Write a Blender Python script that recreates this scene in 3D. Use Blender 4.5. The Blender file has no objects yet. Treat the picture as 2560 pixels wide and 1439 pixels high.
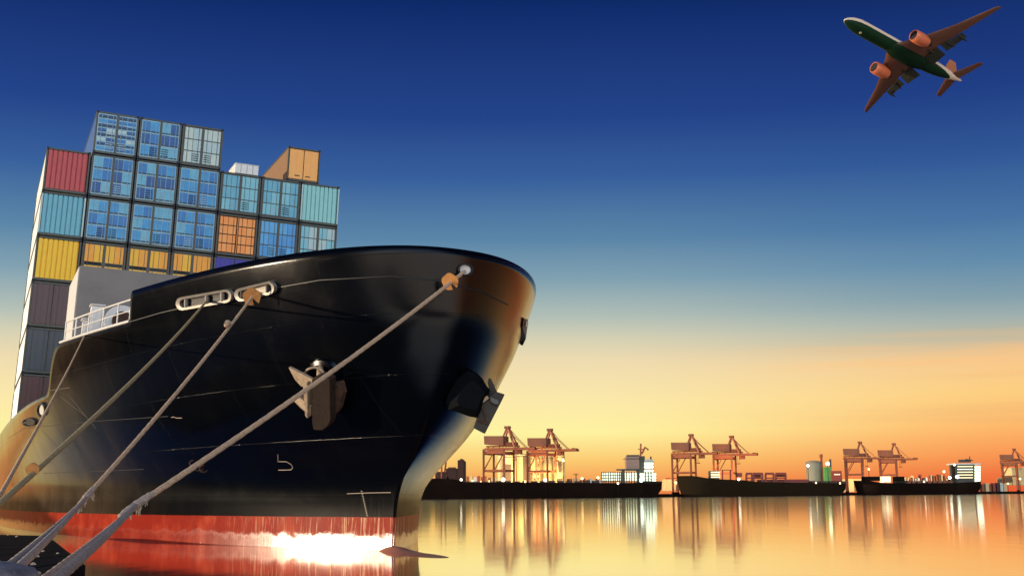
import bpy, math, random
from mathutils import Vector, Matrix
from mathutils.bvhtree import BVHTree
R = math.radians
random.seed(7)
scene = bpy.context.scene
COL = scene.collection

# ------------------------------------------------------------------ camera
F = 3000.0; TH = R(11.0); RHO = 0.0078; PX, PY = 1280.0, 655.0
EYE = Vector((0, 0, 1.5))
_f = Vector((0, math.cos(TH), math.sin(TH)))
_u0 = Vector((0, -math.sin(TH), math.cos(TH))); _r0 = Vector((1, 0, 0))
_r = _r0*math.cos(RHO) - _u0*math.sin(RHO)
_u = _u0*math.cos(RHO) + _r0*math.sin(RHO)
cd = bpy.data.cameras.new('camera'); cam = bpy.data.objects.new('camera', cd); COL.objects.link(cam)
cd.sensor_width = 36; cd.lens = F*36/2560; cd.shift_y = -(719.5-PY)/2560
cd.clip_start = 0.1; cd.clip_end = 20000
cam.matrix_world = Matrix(((_r.x, _u.x, -_f.x, EYE.x), (_r.y, _u.y, -_f.y, EYE.y), (_r.z, _u.z, -_f.z, EYE.z), (0, 0, 0, 1)))
scene.camera = cam

def ray(px, py):
    return (_f + _r*((px-PX)/F) - _u*((py-PY)/F)).normalized()
def at(px, py, D):
    """world point seen at a pixel of the photograph, D metres ahead"""
    d = ray(px, py); return EYE + d*(D/d.y)

# ------------------------------------------------------------------ sky, sun, exposure
SUN_AZ = Vector((-0.998, -0.01, 0)).normalized(); SUN_EL = R(2.2)
SUN_DIR = (SUN_AZ*math.cos(SUN_EL) + Vector((0, 0, math.sin(SUN_EL))))
sl = bpy.data.lights.new('sun', 'SUN'); sl.energy = 4.2; sl.angle = R(0.6); sl.color = (1.0, 0.80, 0.56)
so = bpy.data.objects.new('sun', sl); COL.objects.link(so)
so.rotation_euler = (-SUN_DIR).to_track_quat('-Z', 'Y').to_euler()

def s2l(c):
    return tuple(((v/255)/12.92 if v/255 <= 0.04045 else ((v/255+0.055)/1.055)**2.4) for v in c)
world = bpy.data.worlds.new('World'); scene.world = world; world.use_nodes = True
nt = world.node_tree; nt.nodes.clear()
N = nt.nodes.new; L = nt.links.new
out = N('ShaderNodeOutputWorld'); bg = N('ShaderNodeBackground'); L(bg.outputs[0], out.inputs[0])
tc = N('ShaderNodeTexCoord'); sep = N('ShaderNodeSeparateXYZ'); L(tc.outputs['Generated'], sep.inputs[0])
def wmath(op, a, b=None, clamp=False):
    m = N('ShaderNodeMath'); m.operation = op; m.use_clamp = clamp
    for i, v in enumerate((a, b)):
        if v is None: continue
        if isinstance(v, (int, float)): m.inputs[i].default_value = v
        else: L(v, m.inputs[i])
    return m.outputs[0]
elev = wmath('MULTIPLY', wmath('ARCSINE', sep.outputs['Z']), 57.2958)      # degrees above the horizon
def elev_ramp(stops, shift=None):
    rp = N('ShaderNodeValToRGB'); cr = rp.color_ramp; cr.interpolation = 'B_SPLINE' if False else 'LINEAR'
    e = elev if shift is None else wmath('ADD', elev, shift)
    L(wmath('DIVIDE', e, 40.0, True), rp.inputs[0])
    stops = sorted(stops)
    cr.elements[0].position = stops[0][0]/40; cr.elements[0].color = (*s2l(stops[0][1]), 1)
    cr.elements[1].position = stops[-1][0]/40; cr.elements[1].color = (*s2l(stops[-1][1]), 1)
    for p, c in stops[1:-1]:
        e2 = cr.elements.new(p/40); e2.color = (*s2l(c), 1)
    return rp.outputs[0]
# thin streaky cloud moves the bands up and down a little
mp = N('ShaderNodeMapping'); L(tc.outputs['Generated'], mp.inputs[0]); mp.inputs['Scale'].default_value = (2.2, 1.0, 34.0)
mp.inputs['Rotation'].default_value = (0, R(-4), 0)
nz = N('ShaderNodeTexNoise'); L(mp.outputs[0], nz.inputs[0]); nz.inputs['Scale'].default_value = 1.6; nz.inputs['Detail'].default_value = 4
streak = wmath('MULTIPLY', wmath('SUBTRACT', nz.outputs[0], 0.5), 0.12)
mid = elev_ramp([(0, (238, 132, 72)), (0.7, (246, 160, 86)), (1.6, (252, 202, 112)), (2.9, (254, 243, 160)), (4.4, (252, 233, 170)),
                 (6.3, (238, 219, 176)), (7.3, (214, 209, 180)), (8.3, (180, 192, 182)), (10.1, (130, 162, 178)), (12.0, (92, 134, 168)),
                 (14.9, (56, 96, 156)), (17.8, (36, 68, 138)), (23.3, (14, 41, 104)), (40, (8, 26, 78))], streak)
rgt = elev_ramp([(0, (232, 92, 52)), (0.7, (240, 112, 62)), (1.6, (249, 148, 82)), (2.9, (254, 184, 106)), (4.4, (253, 206, 128)),
                 (5.8, (246, 200, 142)), (6.8, (190, 184, 160)), (7.6, (160, 176, 174)), (8.6, (128, 158, 172)), (10.1, (98, 140, 172)), (12.0, (72, 116, 164)),
                 (14.9, (48, 86, 150)), (17.8, (32, 62, 132)), (23.3, (14, 38, 98)), (40, (8, 26, 78))], streak)
back = elev_ramp([(0, (168, 158, 150)), (6, (186, 180, 172)), (14, (170, 176, 182)), (25, (140, 156, 178)), (40, (104, 126, 160))])
def mix(fac, a, b):
    m = N('ShaderNodeMix'); m.data_type = 'RGBA'; L(fac, m.inputs[0]); L(a, m.inputs[6]); L(b, m.inputs[7]); return m.outputs[2]
def smooth(v, lo, hi):
    m = N('ShaderNodeMapRange'); m.interpolation_type = 'SMOOTHSTEP'; L(v, m.inputs[0]); m.inputs[1].default_value = lo; m.inputs[2].default_value = hi; return m.outputs[0]
side = elev_ramp([(0, (44, 38, 40)), (4, (44, 44, 54)), (10, (36, 50, 82)), (20, (30, 54, 110)), (40, (10, 28, 80))])
c1 = mix(smooth(sep.outputs['X'], 0.04, 0.42), mid, rgt)
# thin lit wisps of cloud low in the right of the sky
mp2 = N('ShaderNodeMapping'); L(tc.outputs['Generated'], mp2.inputs[0]); mp2.inputs['Rotation'].default_value = (0, R(7), 0); mp2.inputs['Scale'].default_value = (3, 3, 60)
n2 = N('ShaderNodeTexNoise'); L(mp2.outputs[0], n2.inputs[0]); n2.inputs['Scale'].default_value = 1.3; n2.inputs['Detail'].default_value = 5; n2.inputs['Distortion'].default_value = .4
wis = wmath('MULTIPLY', smooth(n2.outputs[0], .48, .66), wmath('MULTIPLY', smooth(sep.outputs['X'], .16, .34), wmath('MULTIPLY', smooth(elev, 3.4, 4.8), smooth(wmath('MULTIPLY', elev, -1.0), -8.0, -6.2))))
wcol = N('ShaderNodeRGB'); wcol.outputs[0].default_value = (*s2l((254, 196, 124)), 1)
c1 = mix(wmath('MULTIPLY', wis, .38), c1, wcol.outputs[0])
n3 = N('ShaderNodeTexNoise'); L(mp2.outputs[0], n3.inputs[0]); n3.inputs['Scale'].default_value = .9; n3.inputs['Detail'].default_value = 5
dk = wmath('MULTIPLY', smooth(n3.outputs[0], .56, .70), wmath('MULTIPLY', smooth(sep.outputs['X'], .05, .30), wmath('MULTIPLY', smooth(elev, .8, 2.0), smooth(wmath('MULTIPLY', elev, -1.0), -7.6, -5.2))))
dcol = N('ShaderNodeRGB'); dcol.outputs[0].default_value = (*s2l((206, 150, 118)), 1)
c1 = mix(wmath('MULTIPLY', dk, .12), c1, dcol.outputs[0])
c1 = mix(smooth(wmath('MULTIPLY', sep.outputs['X'], -1.0), .50, .88), c1, side)
c2 = mix(smooth(wmath('MULTIPLY', sep.outputs['Y'], -1.0), 0.38, 0.80), c1, back)
L(c2, bg.inputs[0]); L(wmath('ADD', wmath('MULTIPLY', smooth(wmath('MULTIPLY', sep.outputs['Y'], -1.0), 0.38, 0.8), 4.2), 1.0), bg.inputs[1])

scene.view_settings.view_transform = 'Standard'; scene.view_settings.look = 'None'
scene.view_settings.exposure = 0; scene.view_settings.gamma = 1
scene.cycles.max_bounces = 6; scene.cycles.use_denoising = True

# ------------------------------------------------------------------ helpers
def empty(name, loc, label=None, cat=None, group=None):
    o = bpy.data.objects.new(name, None); COL.objects.link(o); o.location = loc; o.empty_display_size = .2
    tag(o, label, cat, group); return o
def tag(o, label=None, cat=None, group=None, kind=None):
    if label: o['label'] = label
    if cat: o['category'] = cat
    if group: o['group'] = group
    if kind: o['kind'] = kind
    return o
def world_loc(o):
    v = Vector((0, 0, 0))
    while o: v += Vector(o.location); o = o.parent
    return v
class MB:
    def __init__(s): s.v = []; s.f = []; s.m = []
    def add(s, vs, fs, mi=0):
        b = len(s.v); s.v += [Vector(v) for v in vs]; s.f += [tuple(i+b for i in f) for f in fs]; s.m += [mi]*len(fs); return s
    def box(s, c, size, fr=None, mi=0):
        """centre and size in the frame fr = (origin, x, y, z)"""
        o, x, y, z = fr or WF
        vs = []
        for k in (-.5, .5):
            for j in (-.5, .5):
                for i in (-.5, .5):
                    vs.append(o + x*(c[0]+i*size[0]) + y*(c[1]+j*size[1]) + z*(c[2]+k*size[2]))
        return s.add(vs, [(0, 2, 3, 1), (4, 5, 7, 6), (0, 1, 5, 4), (2, 6, 7, 3), (0, 4, 6, 2), (1, 3, 7, 5)], mi)
    def bar(s, p, q, w, h=None, mi=0, up=Vector((0, 0, 1))):
        p = Vector(p); q = Vector(q); h = h or w; d = q-p; l = d.length; d = d/l
        sx = d.cross(up)
        if sx.length < 1e-3: sx = d.cross(Vector((0, 1, 0)))
        sx.normalize(); su = sx.cross(d)
        return s.box((0, 0, 0), (w, l, h), ((p+q)/2, sx, d, su), mi)
    def tube(s, pts, r, n=10, caps=True, twist=None, mi=0):
        pts = [Vector(p) for p in pts]; b = len(s.v); up = None; acc = 0
        for i, p in enumerate(pts):
            t = (pts[min(i+1, len(pts)-1)]-pts[max(i-1, 0)]).normalized()
            if up is None:
                up = t.cross(Vector((0.3, 0.2, 1))).normalized()
            up = (up - t*up.dot(t)).normalized(); sd = t.cross(up)
            if i: acc += (p-pts[i-1]).length
            rr = r[i] if isinstance(r, (list, tuple)) else r
            for k in range(n):
                a = 2*math.pi*k/n; q = rr
                if twist: q = rr*(1+.06*math.cos(3*a-acc*twist))
                s.v.append(p+up*(q*math.cos(a))+sd*(q*math.sin(a)))
        for i in range(len(pts)-1):
            for k in range(n):
                s.f.append((b+i*n+k, b+i*n+(k+1) % n, b+(i+1)*n+(k+1) % n, b+(i+1)*n+k)); s.m.append(mi)
        if caps:
            s.f.append(tuple(b+k for k in reversed(range(n)))); s.m.append(mi)
            s.f.append(tuple(b+(len(pts)-1)*n+k for k in range(n))); s.m.append(mi)
        return s
    def prism(s, poly, depth, mi=0):
        """poly: world points in order; depth: vector"""
        n = len(poly); a = [Vector(p) for p in poly]; d = Vector(depth)
        vs = a+[p+d for p in a]
        fs = [tuple(range(n)), tuple(reversed(range(n, 2*n)))]+[(i, i+n, (i+1) % n+n, (i+1) % n) for i in range(n)]
        return s.add(vs, fs, mi)
    def loft(s, rings, caps=True, closed=True, mi=0):
        n = len(rings[0]); b = len(s.v)
        for rg in rings: s.v += [Vector(p) for p in rg]
        for i in range(len(rings)-1):
            for k in range(n if closed else n-1):
                s.f.append((b+i*n+k, b+i*n+(k+1) % n, b+(i+1)*n+(k+1) % n, b+(i+1)*n+k)); s.m.append(mi)
        if caps and closed:
            s.f.append(tuple(b+k for k in reversed(range(n)))); s.m.append(mi)
            s.f.append(tuple(b+(len(rings)-1)*n+k for k in range(n))); s.m.append(mi)
        return s
    def build(s, name, mats, parent=None, smooth=False, bevel=0, angle=35):
        me = bpy.data.meshes.new(name); o = bpy.data.objects.new(name, me); COL.objects.link(o)
        org = world_loc(parent) if parent else Vector((0, 0, 0))
        me.from_pydata([v-org for v in s.v], [], s.f); me.validate(); me.update()
        import bmesh
        bm = bmesh.new(); bm.from_mesh(me); bmesh.ops.recalc_face_normals(bm, faces=bm.faces); bm.to_mesh(me); bm.free()
        mats = mats if isinstance(mats, (list, tuple)) else [mats]
        for m in mats: me.materials.append(m)
        if len(mats) > 1 and len(me.polygons) == len(s.m):
            me.polygons.foreach_set('material_index', s.m)
        if smooth:
            me.polygons.foreach_set('use_smooth', [True]*len(me.polygons))
            try: me.set_sharp_from_angle(angle=R(angle))
            except Exception: pass
        if parent: o.parent = parent
        if bevel:
            b = o.modifiers.new('bevel', 'BEVEL'); b.width = bevel; b.segments = 2; b.limit_method = 'ANGLE'
        return o
WF = (Vector((0, 0, 0)), Vector((1, 0, 0)), Vector((0, 1, 0)), Vector((0, 0, 1)))

def mat(name, col, rough=.5, metal=0, col2=None, scale=3, amount=.5, bump=0, bscale=40, spec=.5, stretch=(1, 1, 1), emit=None, estr=0):
    """paint, steel or stone with uneven colour and a little relief"""
    m = bpy.data.materials.new(name); m.use_nodes = True; t = m.node_tree; p = t.nodes['Principled BSDF']
    p.inputs['Roughness'].default_value = rough; p.inputs['Metallic'].default_value = metal
    p.inputs['Specular IOR Level'].default_value = spec
    c = (*col, 1); p.inputs['Base Color'].default_value = c
    tcn = t.nodes.new('ShaderNodeTexCoord'); mpn = t.nodes.new('ShaderNodeMapping'); t.links.new(tcn.outputs['Object'], mpn.inputs[0])
    mpn.inputs['Scale'].default_value = stretch
    col2 = col2 or tuple(x*.7 for x in col)
    nn = t.nodes.new('ShaderNodeTexNoise'); nn.inputs['Scale'].default_value = scale; nn.inputs['Detail'].default_value = 6; nn.inputs['Roughness'].default_value = .65
    t.links.new(mpn.outputs[0], nn.inputs[0])
    mr = t.nodes.new('ShaderNodeMapRange'); t.links.new(nn.outputs[0], mr.inputs[0]); mr.inputs[1].default_value = .42; mr.inputs[2].default_value = .68; mr.inputs[4].default_value = amount
    mx = t.nodes.new('ShaderNodeMix'); mx.data_type = 'RGBA'; t.links.new(mr.outputs[0], mx.inputs[0]); mx.inputs[6].default_value = c; mx.inputs[7].default_value = (*col2, 1)
    t.links.new(mx.outputs[2], p.inputs['Base Color'])
    if bump:
        n2 = t.nodes.new('ShaderNodeTexNoise'); n2.inputs['Scale'].default_value = bscale; n2.inputs['Detail'].default_value = 4; t.links.new(mpn.outputs[0], n2.inputs[0])
        b = t.nodes.new('ShaderNodeBump'); b.inputs['Strength'].default_value = bump; b.inputs['Distance'].default_value = .02
        t.links.new(n2.outputs[0], b.inputs['Height']); t.links.new(b.outputs[0], p.inputs['Normal'])
    if emit:
        p.inputs['Emission Color'].default_value = (*emit, 1); p.inputs['Emission Strength'].default_value = estr
    return m

# ------------------------------------------------------------------ near ship's frame (heading, slight list to port)
PHI = R(24); LST = R(2.3)
AF = Vector((-math.sin(PHI), math.cos(PHI), 0)); TT = Vector((math.cos(PHI), math.sin(PHI), 0)); UU = Vector((0, 0, 1))
UP = UU*math.cos(LST)+TT*math.sin(LST); PT = TT*math.cos(LST)-UU*math.sin(LST)      # ship's up and port directions
O0 = Vector((-1.63, 30.54, 0))
def W(a, s, z): return O0+AF*a-PT*s+UP*z          # a aft of the bow, s to starboard, z up

def sm(x, lo, hi):
    t = max(0, min(1, (x-lo)/(hi-lo))); return t*t*(3-2*t)
def interp(x, xs, ys):
    if x <= xs[0]: return ys[0]
    for i in range(1, len(xs)):
        if x <= xs[i]:
            t = (x-xs[i-1])/(xs[i]-xs[i-1]); return ys[i-1]+(ys[i]-ys[i-1])*t
    return ys[-1]
def stem(z): 
    zs = [-1.5, -.3, .0, .25, .7, 1.2, 1.7, 2.1, 2.6, 3.0, 3.5, 4.2, 5.0, 6.0, 8.2]; st = [4.3, 4.3, 4.3, 4.3, 4.3, 4.3, 4.1, 3.6, 2.85, 2.3, 1.75, 1.25, .85, .5, .3]
    return sum(interp(z+d, zs, st) for d in (-.2, -.1, 0, .1, .2))/5
def hb(a, z):
    x = max(0, a-stem(z))
    lo = 9.7*(1-math.exp(-(x/17.0)**1.04))
    up = 8.9*(x/20.1)**.465 if x > 0 else 0
    up = up if up < 9.2 else 9.2+.6*(1-math.exp(-(up-9.2)/.6))
    t_ = max(0, min(1, (z-1.9)/6.0)); w = (1-(1-t_)**1.15)*1.0*sm(z, .9, 4.0)**.85
    return lo+(up-lo)*w
def ztop(a):
    z = 7.9
    z -= .9*sm(a, 11.75, 12.6)**1.0
    z -= 1.7*sm(a, 19.8, 24.0)
    return z

# ------------------------------------------------------------------ materials
def hull_material():
    m = bpy.data.materials.new('hull_paint'); m.use_nodes = True; t = m.node_tree; p = t.nodes['Principled BSDF']; n = t.nodes.new; l = t.links.new
    g = n('ShaderNodeNewGeometry'); sp = n('ShaderNodeSeparateXYZ'); l(g.outputs['Position'], sp.inputs[0])
    def mth(op, a, b=None, clamp=False):
        q = n('ShaderNodeMath'); q.operation = op; q.use_clamp = clamp
        for i, v in enumerate((a, b)):
            if v is None: continue
            if isinstance(v, (int, float)): q.inputs[i].default_value = v
            else: l(v, q.inputs[i])
        return q.outputs[0]
    def noise(scale, st, det=5, ro=.6):
        mpx = n('ShaderNodeMapping'); l(g.outputs['Position'], mpx.inputs[0]); mpx.inputs['Scale'].default_value = st
        q = n('ShaderNodeTexNoise'); l(mpx.outputs[0], q.inputs[0]); q.inputs['Scale'].default_value = scale; q.inputs['Detail'].default_value = det; q.inputs['Roughness'].default_value = ro
        return q.outputs[0]
    def rng(v, lo, hi, tmax=1):
        q = n('ShaderNodeMapRange'); q.interpolation_type = 'SMOOTHSTEP'; l(v, q.inputs[0]); q.inputs[1].default_value = lo; q.inputs[2].default_value = hi; q.inputs[4].default_value = tmax; return q.outputs[0]
    def mixc(f, a, b):
        q = n('ShaderNodeMix'); q.data_type = 'RGBA'; l(f, q.inputs[0])
        for i, v in ((6, a), (7, b)):
            if isinstance(v, tuple): q.inputs[i].default_value = (*v, 1)
            else: l(v, q.inputs[i])
        return q.outputs[2]
    z = sp.outputs['Z']
    streaks = noise(1.0, (14, 14, .45), 6, .7)
    blot = noise(.9, (1, 1, 1), 7, .65)
    # distance aft along the ship
    vd = n('ShaderNodeVectorMath'); vd.operation = 'DOT_PRODUCT'; l(g.outputs['Position'], vd.inputs[0]); vd.inputs[1].default_value = tuple(AF)
    aft = mth('SUBTRACT', vd.outputs['Value'], O0.dot(AF))
    black = mixc(rng(blot, .5, .75), (.0012, .0018, .0030), (.0025, .0032, .0038))
    sun_gold = mth('MULTIPLY', rng(aft, 13, 27), mth('ADD', mth('MULTIPLY', rng(noise(.5, (1, 1, .6)), .35, .7), .65), .35))  # aft plating browned, the low sun's gold put into the colour
    black = mixc(sun_gold, black, (.07, .048, .03))
    rs = mth('MULTIPLY', rng(noise(1.0, (5.5, 5.5, .22), 6, .75), .60, .74), rng(noise(.45, (1, 1, 1), 3, .5), .48, .62))
    black = mixc(mth('MULTIPLY', rs, .55), black, (.035, .016, .007))
    # scuffed band above the boot-top
    scuff = mth('MULTIPLY', rng(streaks, .5, .66), rng(mth('SUBTRACT', 2.0, z), .0, 1.1, .35))
    scuff = mth('MULTIPLY', scuff, rng(mth('SUBTRACT', 8.5, aft), 0, 5))
    black = mixc(scuff, black, (.09, .075, .055))
    redc = mixc(rng(blot, .42, .7), (.26, .022, .012), (.40, .05, .022))
    redc = mixc(mth('MULTIPLY', rng(streaks, .53, .62), rng(mth('SUBTRACT', 14.0, aft), 0, 9)), redc, (.62, .33, .18))
    edge = mth('ADD', z, mth('MULTIPLY', mth('SUBTRACT', streaks, .5), .10))
    isred = rng(mth('SUBTRACT', .93, edge), -.012, .012)
    col = mixc(isred, black, redc)
    # salt line by the water
    salt = mth('MULTIPLY', rng(mth('SUBTRACT', .42, edge), -.12, .3, .3), rng(mth('SUBTRACT', 14.0, aft), 0, 8))
    col = mixc(salt, col, (.70, .50, .38))
    l(col, p.inputs['Base Color'])
    wetn = noise(1.0, (1.6, 1.6, 3.0), 6, .7)
    wet = rng(mth('ADD', mth('SUBTRACT', .38, z), mth('MULTIPLY', mth('SUBTRACT', wetn, .5), .75)), -.10, .14)
    low = rng(mth('SUBTRACT', 2.2, z), 0, .9)
    rr = mth('ADD', mth('MULTIPLY', blot, .12), .12)
    rr = mth('ADD', rr, mth('MULTIPLY', low, .14))
    rr = mth('ADD', rr, mth('MULTIPLY', wet, -.15))
    l(rr, p.inputs['Roughness']); l(mth('ADD', mth('ADD', mth('MULTIPLY', wet, .50), .20), mth('MULTIPLY', low, -.192)), p.inputs['Specular IOR Level'])
    b1 = n('ShaderNodeBump'); b1.inputs['Strength'].default_value = .35; b1.inputs['Distance'].default_value = .03
    l(noise(.55, (1, 1, .8), 3, .5), b1.inputs['Height'])
    b2 = n('ShaderNodeBump'); b2.inputs['Strength'].default_value = .18; b2.inputs['Distance'].default_value = .01
    l(streaks, b2.inputs['Height']); l(b1.outputs[0], b2.inputs['Normal'])
    cb = n('ShaderNodeCombineXYZ'); l(aft, cb.inputs[0]); l(z, cb.inputs[1])
    br = n('ShaderNodeTexBrick'); l(cb.outputs[0], br.inputs[0]); br.inputs['Scale'].default_value = 1; br.inputs['Brick Width'].default_value = 5.2; br.inputs['Row Height'].default_value = 1.55
    br.inputs['Mortar Size'].default_value = .014; br.inputs['Mortar Smooth'].default_value = .3
    b3 = n('ShaderNodeBump'); b3.inputs['Strength'].default_value = .6; b3.inputs['Distance'].default_value = .012
    l(br.outputs['Fac'], b3.inputs['Height']); l(b2.outputs[0], b3.inputs['Normal']); l(b3.outputs[0], p.inputs['Normal'])
    return m
HULL = hull_material()
M = {}
M['deck'] = mat('deck_paint', (.10, .10, .10), .7, bump=.3)
M['white'] = mat('white_paint', (.76, .73, .66), .45, col2=(.5, .47, .42), amount=.4, bump=.1)
M['grey'] = mat('grey_paint', (.25, .225, .19), .7, col2=(.18, .165, .15), scale=.6, amount=.7)
M['galv'] = mat('worn_steel', (.27, .25, .22), .45, .4, col2=(.22, .18, .14), scale=6, amount=.7, bump=.3)
M['dark'] = mat('black_steel', (.012, .013, .015), .5, .2, col2=(.03, .025, .02), scale=5, bump=.3)
M['frame'] = mat('container_frame', (.07, .082, .066), .5, .1, col2=(.10, .085, .06), scale=4, amount=.8)
M['gap'] = mat('black_rubber', (.006, .008, .010), .7)
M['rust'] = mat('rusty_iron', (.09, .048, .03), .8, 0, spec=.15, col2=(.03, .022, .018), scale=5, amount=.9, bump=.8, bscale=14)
M['rust_crown'] = mat('rusty_crown', (.035, .023, .017), .85, 0, col2=(.02, .014, .011), scale=5, amount=.9, bump=.8, bscale=14, spec=.1)  # darker rust for the anchor crown
M['orange_guard'] = mat('orange_guard', (.60, .25, .055), .6, col2=(.36, .14, .04), scale=10, amount=.7, bump=.3)
M['rope'] = mat('rope_fibre', (.70, .49, .29), .85, col2=(.34, .22, .12), scale=22, amount=.8, bump=.7, bscale=120)
M['rope_y'] = mat('rope_yellow', (.50, .38, .17), .85, col2=(.24, .18, .08), scale=22, amount=.8, bump=.7, bscale=120)
M['rope_g'] = mat('rope_grey', (.58, .46, .35), .85, col2=(.22, .16, .12), scale=18, amount=.8, bump=.7, bscale=120)
M['mark'] = mat('pale_mark', (.55, .42, .30), .6)
M['seam2'] = mat('rubbed_paint', (.12, .08, .05), .6)
M['seam'] = mat('weld_seam', (.012, .012, .012), .5)
M['bollard'] = mat('cast_iron', (.30, .28, .27), .5, .3, col2=(.07, .065, .065), scale=8, amount=.8, bump=.5)
M['shade_black'] = mat('black_shade', (.006, .0055, .006), .9, bump=.5, spec=.1)  # near-black standing in for shade on the corner raft and the hull blocker
M['concrete'] = mat('quay_concrete', (.22, .20, .18), .9, col2=(.13, .12, .11), bump=.6, bscale=12)

# ------------------------------------------------------------------ water
def water():
    m = bpy.data.materials.new('water'); m.use_nodes = True; t = m.node_tree; p = t.nodes['Principled BSDF']
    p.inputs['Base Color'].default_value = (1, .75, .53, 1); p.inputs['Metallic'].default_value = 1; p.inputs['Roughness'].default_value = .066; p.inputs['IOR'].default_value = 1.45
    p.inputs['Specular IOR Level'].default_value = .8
    g = t.nodes.new('ShaderNodeNewGeometry'); mpn = t.nodes.new('ShaderNodeMapping'); t.links.new(g.outputs['Position'], mpn.inputs[0]); mpn.inputs['Scale'].default_value = (1, .28, 1)
    a = t.nodes.new('ShaderNodeTexNoise'); a.inputs['Scale'].default_value = .9; a.inputs['Detail'].default_value = 3; t.links.new(mpn.outputs[0], a.inputs[0])
    b = t.nodes.new('ShaderNodeBump'); b.inputs['Strength'].default_value = .08; b.inputs['Distance'].default_value = .05
    t.links.new(a.outputs[0], b.inputs['Height']); t.links.new(b.outputs[0], p.inputs['Normal'])
    o = MB().add([(-9000, -3000, 0), (9000, -3000, 0), (9000, 12000, 0), (-9000, 12000, 0)], [(0, 1, 2, 3)]).build('water', m)
    tag(o, 'calm water holding the orange of the sunset', kind='structure')
water()
q = MB().box((-2, -7, -.75), (60, 25.6, 2.9)).build('quay', M['concrete'], bevel=.05); tag(q, 'concrete quay at the foot of the picture', kind='structure')

# ------------------------------------------------------------------ near ship hull
ship = empty('container_ship', O0, 'huge black container ship moored in the foreground, bow towards us', 'ship')
def frange(a, b, n): return [a+(b-a)*i/n for i in range(n)]
As = [0, .01, .04, .1, .18, .3, .45, .65, .9, 1.2, 1.6, 2.0, 2.5, 3, 3.6, 4.2]+frange(5, 11.6, 10)+frange(11.6, 12.8, 14)+frange(12.8, 19.6, 8)+frange(19.6, 24.2, 14)+frange(24.2, 48, 12)+frange(48, 112, 8)+[112]
NV = 44
def hull_pt(ai, v, side):
    zt = ztop(ai); z = -1.4+(zt+1.4)*v
    a = stem(z)+ai*(1-stem(z)*min(1, ai)/max(ai, 1)*0) if ai < 1e-9 else stem(z)*max(0, 1-ai/14)+ai
    return a, hb(a, z)*side if ai > 1e-9 else 0, z
def make_hull():
    mb = MB(); rows = []
    for side in (1, -1):
        rings = []
        for ai in As:
            rings.append([W(*hull_pt(ai, j/NV, side)) for j in range(NV+1)])
        mb.loft(rings, caps=False, closed=False)
    # transom
    o = mb.build('hull', HULL, ship, smooth=True, angle=50)
    me = o.data
    import bmesh
    bm = bmesh.new(); bm.from_mesh(me); bmesh.ops.remove_doubles(bm, verts=bm.verts, dist=.0015)
    bmesh.ops.recalc_face_normals(bm, faces=bm.faces); bm.to_mesh(me); bm.free()
    sol = o.modifiers.new('plate', 'SOLIDIFY'); sol.thickness = .06; sol.offset = -1
    return o
hull = make_hull()
# BVH in world coordinates for laying fittings on the plating
_vs = [v.co+O0 for v in hull.data.vertices]; _fs = [tuple(p.vertices) for p in hull.data.polygons]
BV = BVHTree.FromPolygons(_vs, _fs)
strict = False
def near_hull(px, py, off):
    for k in range(1, 60):
        for dx, dy in ((0, k), (k, 0), (0, -k), (-k, 0)):
            h = BV.ray_cast(EYE, ray(px+dx, py+dy))
            if h[0] is not None:
                n = h[1]
                if n.dot(ray(px, py)) > 0: n = -n
                return at(px, py, h[0].y)+n*off, n
    raise ValueError('off hull %s %s' % (px, py))
def on(px, py, off=0.0):
    px0 = px
    h = BV.ray_cast(EYE, ray(px, py))
    if h[0] is None:
        return (None, None) if strict else near_hull(px, py, off)
    n = h[1]
    if n.dot(ray(px, py)) > 0: n = -n
    return h[0]+n*off, n
def deck_poly(name, z, a0, a1, m, step=1.0):
    l_, r_ = [], []; a = a0
    while a <= a1+1e-6:
        w = hb(a, z)-.08; l_.append(W(a, w, z)); r_.append(W(a, -w, z)); a += step
    n_ = len(l_); mb = MB(); mb.add(l_+r_, [(i, i+1, n_+i+1, n_+i) for i in range(n_-1)]); mb2 = mb
    return mb2.build(name, m, ship)
deck_poly('forecastle_deck', 6.9, .3, 21.0, M['deck'], .3)
deck_poly('main_deck', 5.2, 20.5, 112, M['deck'], 1.5)
MB().prism([W(20.6, hb(20.6, 5.2)-.3, 5.2), W(20.6, -hb(20.6, 5.2)+.3, 5.2), W(20.6, -hb(20.6, 5.2)+.3, 6.85), W(20.6, hb(20.6, 5.2)-.3, 6.85)], AF*.1).build('bulkhead', M['grey'], ship)
MB().prism([W(112, 10.8, -1), W(112, -10.8, -1), W(112, -10.8, 5.3), W(112, 10.8, 5.3)], AF*.2).build('transom', HULL, ship)
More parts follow.
